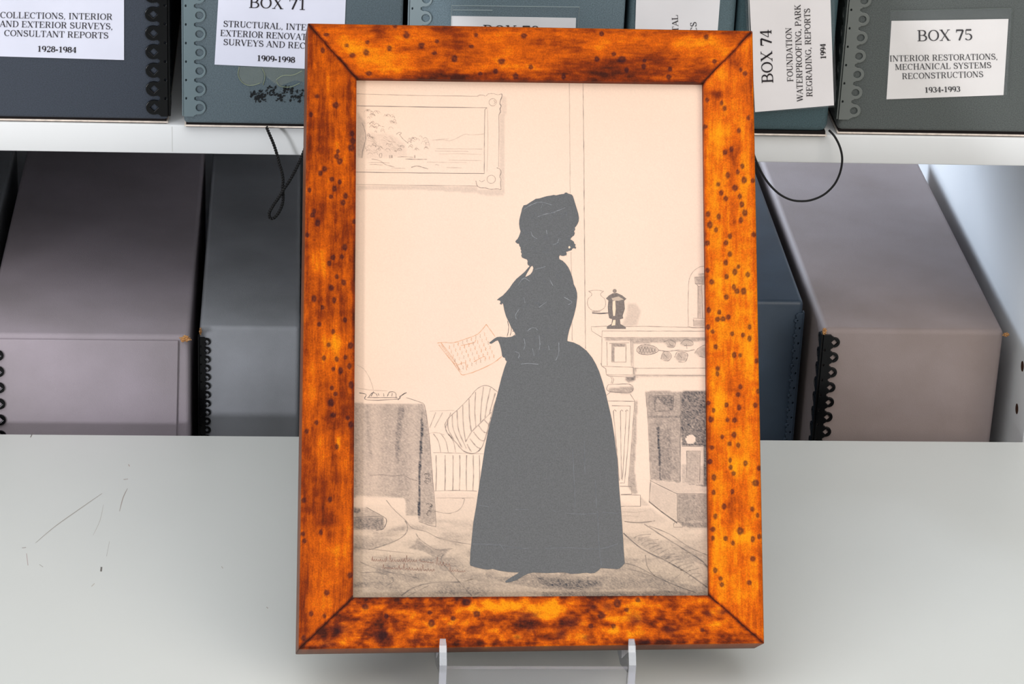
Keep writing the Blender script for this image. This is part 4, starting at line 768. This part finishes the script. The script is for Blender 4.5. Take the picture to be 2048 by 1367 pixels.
for pts, wd, dk in (([(1340, 330), (1480, 450), (1660, 540), (1850, 650), (2000, 760)], 2.4, .6), ([(1500, 260), (1640, 350), (1800, 450), (1940, 540), (1990, 590)], 2.2, .55), ([(1540, 275), (1700, 340), (1850, 440), (1990, 500)], 1.6, .5), ([(1340, 560), (1450, 590), (1600, 670), (1760, 740), (1900, 790)], 2.0, .5), ([(1510, 500), (1530, 600), (1600, 680)], 1.8, .5), ([(1350, 600), (1500, 640), (1640, 700)], 1.4, .35), ([(1720, 690), (1790, 630), (1740, 560)], 1.2, .3), ([(1350, 240), (1480, 250), (1560, 240)], 1.4, .4), ([(1930, 560), (1990, 600), (1990, 740)], 2.4, .5)): line(pts, wd, dk, **Z7)
for k in range(16):
    x = 1420 + 30 * k; y = 370 + 21 * k; line([(x, y + rnd.uniform(-6, 6)), (x + 40, y - 22), (x + rnd.uniform(70, 140), y - rnd.uniform(20, 45))], 2.2, .35, **Z7)
for k in range(60):
    x = rnd.uniform(706, 1410); y = rnd.uniform(1070, 1185)
    if 940 < x < 1250 and y < 1150: continue
    line([(x, y), (x + rnd.uniform(10, 26), y + rnd.uniform(-5, 5)), (x + rnd.uniform(28, 50), y + rnd.uniform(-7, 7))], 1.4, .18)
# brown handwriting (illegible flourishes as in the picture)
BR_ = lin((128, 84, 72))
def scrawl(x0, y0, x1, y1, h, n):
    P = []
    for k in range(n):
        t = k / n; x = x0 + (x1 - x0) * t; y = y0 + (y1 - y0) * t; hh = h * (1.0 if k % 7 == 0 else rnd.uniform(.25, .5)); dx = (x1 - x0) / n
        P += [(x, y), (x + dx * .5, y - hh), (x + dx * .55, y - hh * .4), (x + dx * .8, y)]
    line(P, 1.2, .62, rgb=BR_, n=3)
scrawl(743, 1121, 775, 1122, 9, 8); scrawl(778, 1122, 835, 1123, 13, 12); scrawl(838, 1122, 868, 1126, 5, 7); scrawl(765, 1136, 805, 1138, 8, 9); scrawl(806, 1138, 870, 1142, 12, 12); scrawl(872, 1128, 902, 1133, 15, 5); scrawl(898, 1142, 932, 1143, 9, 7)
sk = mesh('pencil_lines', on_f_arr(np.array(LV)[:, 0], np.array(LV)[:, 1], NP_ + 0.00006), LF, paper_m, fp, col=np.clip(np.array(LC), 0, 1), label='fine pencil outlines with an orange-brown letter and inscription'); sk['kind'] = 'stuff'
def flat(name, pts, n, m, parent, ox=0, oy=0, s=1, label=None, holes=()):
    bm = bmesh.new(); ed = []
    for loop in (pts,) + tuple(holes):
        vs = [bm.verts.new(on_f(ox + x / s, oy + y / s, n)) for x, y in loop]
        for i in range(len(vs)): ed.append(bm.edges.new((vs[i], vs[(i + 1) % len(vs)])))
    bmesh.ops.triangle_fill(bm, edges=ed, use_beauty=True, use_dissolve=False); bmesh.ops.recalc_face_normals(bm, faces=bm.faces[:])
    bm.verts.index_update(); V = [tuple(v.co) for v in bm.verts]; Fc = [tuple(v.index for v in f.verts) for f in bm.faces]; bm.free()
    return mesh(name, V, Fc, m, parent, label=label)
flat('urn_drawing', URN, NP_ + 0.00008, mat('graphite_dark', (126, 114, 108), 0.8, 0.2, noise=0.25, scale=1200), fp, **Z3)
flat('urn_drawing', cir(467, 348, 17), NP_ + 0.00008, mat('graphite_mid', (146, 130, 120), 0.8, 0.2, noise=0.25, scale=1200), fp, **Z3)
PAPM = mat('paper_highlight', (234, 205, 178), 0.85, 0.15)
flat('urn_drawing', [(450, 435), (472, 430), (476, 500), (470, 560), (455, 562), (448, 500)], NP_ + 0.0001, PAPM, fp, **Z3); flat('urn_drawing', [(455, 595), (475, 595), (472, 640), (440, 645)], NP_ + 0.0001, PAPM, fp, **Z3); flat('urn_drawing', [(440, 410), (500, 395), (545, 420), (500, 432), (450, 430)], NP_ + 0.0001, mat('graphite_light', (190, 168, 150), 0.8), fp, **Z3)
a = conv([(630, 192), (640, 172), (660, 168), (690, 148), (712, 135), (722, 128), (750, 124), (775, 116), (800, 109), (822, 106), (845, 101), (862, 104), (885, 98), (918, 93), (922, 86), (932, 84), (945, 92), (955, 95), (968, 99), (976, 108), (983, 128), (990, 152), (1003, 195), (1013, 228), (1018, 258), (1016, 280), (1008, 300), (998, 315), (990, 324), (992, 338), (984, 350), (990, 362), (984, 378), (970, 388), (962, 398), (960, 405), (972, 412), (983, 420), (986, 432), (996, 442), (990, 450), (1000, 460), (994, 462), (998, 470), (984, 464), (972, 468), (968, 478), (955, 482), (942, 486), (930, 490), (933, 500), (930, 510), (918, 517), (900, 517), (888, 512), (882, 522), (884, 540), (905, 550), (925, 568), (945, 595), (958, 622), (970, 655), (980, 695), (982, 710), (996, 738), (1005, 770), (1006, 800), (999, 860), (985, 920), (968, 975), (952, 1022), (942, 1065), (938, 1096)], 860, 360, 3.4175)
b = conv([(545, 55), (575, 62), (605, 76), (640, 103), (668, 137), (688, 172), (704, 208), (722, 262), (738, 320), (753, 385), (768, 450), (782, 540), (797, 660), (806, 800), (815, 905), (822, 1000), (828, 1100), (832, 1160), (834, 1178), (822, 1192), (808, 1205), (795, 1208), (770, 1206), (745, 1205), (720, 1203), (712, 1203), (700, 1215), (682, 1227), (660, 1230), (640, 1226), (620, 1228), (600, 1231), (560, 1232), (530, 1225), (500, 1225), (470, 1227), (440, 1228), (400, 1226), (370, 1225), (345, 1231), (320, 1243), (290, 1262), (255, 1274), (232, 1277), (229, 1270), (245, 1258), (270, 1243), (290, 1232), (298, 1225), (270, 1224), (240, 1222), (200, 1216), (165, 1207), (140, 1211), (110, 1206), (80, 1199), (52, 1190), (50, 1178), (53, 1120), (60, 1050), (68, 970), (82, 890), (95, 800), (110, 700), (125, 600), (142, 510), (160, 440), (185, 340), (210, 240), (225, 190)], 920, 660, 2.5306)
c = conv([(525, 1238), (515, 1228), (513, 1214), (500, 1210), (493, 1200), (490, 1175), (485, 1150), (478, 1125), (470, 1105), (464, 1094), (450, 1098), (435, 1108), (420, 1117), (408, 1116), (406, 1109), (420, 1098), (440, 1082), (458, 1072), (480, 1070), (520, 1074), (555, 1070), (588, 1058), (575, 1035), (562, 1015), (550, 992), (535, 962), (520, 930), (508, 890), (501, 850), (495, 838), (490, 850), (476, 845), (483, 832), (478, 822), (457, 818), (475, 803), (495, 790), (520, 765), (545, 735), (565, 705), (590, 675), (620, 650), (648, 625), (670, 600), (682, 586), (670, 580), (666, 568), (668, 553), (663, 542), (645, 535), (630, 529), (624, 516), (628, 503), (621, 492), (624, 480), (618, 470), (620, 462), (612, 450), (607, 434), (597, 433), (583, 422), (586, 414), (598, 402), (606, 388), (614, 368), (619, 350), (613, 328), (609, 300), (610, 275), (616, 248), (622, 225)], 860, 360, 3.4175)
hole = [tuple(q) for q in conv([(700, 584), (707, 600), (700, 625), (686, 643), (668, 654), (650, 662), (660, 640), (675, 615), (688, 592)], 860, 360, 3.4175)]
SILM = mat('black_cut_paper', (72, 72, 74), 0.34, 0.6, noise=0.42, scale=1600)
sil = flat('silhouette', [tuple(q) for q in a + b + c], NP_ + 0.00018, SILM, fp, label='black cut-paper profile of a woman in cap and long dress holding a letter', holes=(hole,))
flat('hair_gap', [(948, 452), (955, 450), (961, 460), (952, 468), (945, 462)], NP_ + 0.0002, PAPM, sil, **Z2)
LV, LF, LC = [], [], []
def wl(pts, Zd, wd=1.0, lo_=.14): 
    global SILC
    line(pts, wd, lo_, rgb=lin((190, 192, 196)), **Zd)
_pc = paper_col; paper_col = lambda x, y: lin((70, 72, 77))
for pts in ([(735, 250), (790, 232), (830, 225), (870, 210), (925, 188)], [(640, 200), (700, 165), (760, 150), (830, 170)], [(760, 190), (770, 160)], [(690, 350), (700, 380), (730, 400)], [(795, 340), (800, 370)], [(840, 440), (870, 430), (880, 400)], [(915, 798), (970, 832), (945, 850)], [(745, 868), (800, 830)], [(665, 1032), (690, 1012), (722, 1010), (735, 1025)], [(640, 1080), (650, 1120), (640, 1160)], [(745, 1060), (752, 1120), (745, 1160)], [(620, 1256), (680, 1252), (740, 1258)], [(880, 1110), (880, 1180), (860, 1230)], [(600, 720), (640, 670), (680, 690)], [(590, 950), (585, 920), (610, 880)], [(720, 610), (790, 590)], [(580, 1170), (610, 1185), (605, 1215)], [(700, 1150), (712, 1200)], [(810, 1130), (815, 1160)], [(640, 800), (650, 840)], [(820, 680), (840, 720)]): wl(pts, Z2, 1.3, .34)
for pts in ([(95, 884), (145, 893)], [(530, 924), (610, 930), (690, 926)], [(65, 1080), (150, 1084), (222, 1090), (280, 1100), (350, 1106)], [(430, 1103), (560, 1100), (700, 1106), (800, 1080)], [(200, 1080), (225, 1115)], [(695, 915), (699, 1000), (705, 1100), (716, 1190)], [(570, 600), (578, 760), (583, 900)], [(470, 912), (485, 916)], [(630, 560), (632, 720)], [(685, 760), (690, 900)], [(720, 920), (800, 926)], [(280, 905), (350, 908)]): wl(pts, Z8, 1.1, .20)
for k in range(40):
    x, y = rnd.uniform(650, 960), rnd.uniform(200, 500); a_ = rnd.uniform(0, 6); wl([(x, y), (x + 12 * math.cos(a_), y + 12 * math.sin(a_)), (x + 20 * math.cos(a_ + .8), y + 20 * math.sin(a_ + .8))], Z2, 1.0, .16)
for k in range(34):
    x, y = rnd.uniform(560, 960), rnd.uniform(640, 1240); a_ = rnd.uniform(0, 6); wl([(x, y), (x + 16 * math.cos(a_), y + 16 * math.sin(a_)), (x + 28 * math.cos(a_ + .5), y + 28 * math.sin(a_ + .5))], Z2, 1.0, .13)
mesh('pale_detail_lines', on_f_arr(np.array(LV)[:, 0], np.array(LV)[:, 1], NP_ + 0.00024), LF, paper_m, sil, col=np.array(LC), label='faint pale lines of hair, sleeve and hem')['kind'] = 'stuff'
paper_col = _pc; LV, LF, LC = [], [], []
line([(530, 962), (538, 1000), (534, 1040), (527, 1068)], 1.2, .9, **Z2); line([(548, 985), (556, 1020), (548, 1062)], 1.2, .9, **Z2)
mesh('ribbon_strings', on_f_arr(np.array(LV)[:, 0], np.array(LV)[:, 1], NP_ + 0.00006), LF, paper_m, sil, col=np.array(LC))

# ------------------------------------------------------------------ clear acrylic easel
ez = thing('display_easel', 'clear acrylic easel under the picture frame, with two small front hooks', 'stand', tuple(on_z(1073, 1340, TZ)))
def plate_profile(px):
    """side outline of an easel plate as (a, z): world points in the plane X=const through pixel column px"""
    return None
for px_t, px_b in ((885, 887), (1262, 1263)):
    base_pt = on_f(px_t, 1300, 0.0)                          # front bottom edge of the frame at this plate
    X0 = base_pt[0]; w2 = 0.0019
    dv, dn = np.array([FW[1], FW[2]]), np.array([FN[1], FN[2]]); o = np.array([base_pt[1], base_pt[2]])
    pt = lambda d_, n_: tuple(o + dv * d_ + dn * n_)         # d down the frame, n in front of it
    tb = THK + 0.0035; zt_ = TZ + 0.0003
    prof = [pt(-0.0055, 0.0012), pt(-0.0058, 0.0030), pt(-0.0020, 0.0048), pt(0.0085, 0.0062)]
    f0 = prof[-1]; prof += [(f0[0] + 0.0005, zt_)]
    r0 = pt(-0.16, -tb - 0.006); foot_back = (pt(-0.16, -tb)[0] + 0.035, zt_)
    prof += [(f0[0] + 0.006, zt_), (f0[0] + 0.006, max(zt_ + 0.004, pt(0.006, 0)[1] - 0.006)), pt(0.0035, -tb - 0.007), (foot_back[0] - 0.010, zt_), foot_back, r0, pt(-0.16, -tb), pt(0.0012, -tb), pt(0.0012, 0.0012)]
    V = [(X0 - w2 * (0.8 if i in (0, 1) else 1), y, z) for i, (y, z) in enumerate(prof)] + [(X0 + w2 * (0.8 if i in (0, 1) else 1), y, z) for i, (y, z) in enumerate(prof)]
    n = len(prof)
    def tri(idx):
        bm = bmesh.new(); vs = [bm.verts.new(V[i]) for i in idx]; bm.verts.index_update(); ed = [bm.edges.new((vs[i], vs[(i + 1) % len(vs)])) for i in range(len(vs))]
        bmesh.ops.triangle_fill(bm, edges=ed, use_beauty=True); mp = {v: idx[i] for i, v in enumerate(vs)}; fs = [tuple(mp[v] for v in f.verts) for f in bm.faces]; bm.free(); return fs
    Fs = tri(list(range(n))) + tri(list(range(n, 2 * n)))
    Fe = [(i, (i + 1) % n, (i + 1) % n + n, i + n) for i in range(n)]
    ob = mesh('side_plate', V, Fs + Fe, [ACRYL, ACRYL_EDGE, ACRYL_PALE], ez)
    for i, pl in enumerate(ob.data.polygons):
        k = i - len(Fs)
        pl.material_index = 0 if i < len(Fs) else (1 if k in (0, 3) else 2)
pL, pR = on_f(885, 1300, 0)[0] + 0.0019, on_f(1262, 1300, 0)[0] - 0.0019
cb = on_y(1073, 1335, on_f(1073, 1300, 0.003)[1])
zc = cb[2]; yc = cb[1]
cross = box('crossbar', (pL, yc - 0.0012, TZ + 0.004), (pR, yc + 0.0018, zc), [ACRYL, ACRYL_PALE], ez)
for pl in cross.data.polygons:
    if abs(pl.normal.z) > .5: pl.material_index = 1
def onbar(x, y): return on_z(x, y, zc + 0.0001)
text('MADE IN USA', (1014, 1337.2), (1107, 1337.2), 3.4, onbar, 'lettering', cross, m=mat('faint_moulded_text', (150, 148, 150), 0.5), bold=1.3)
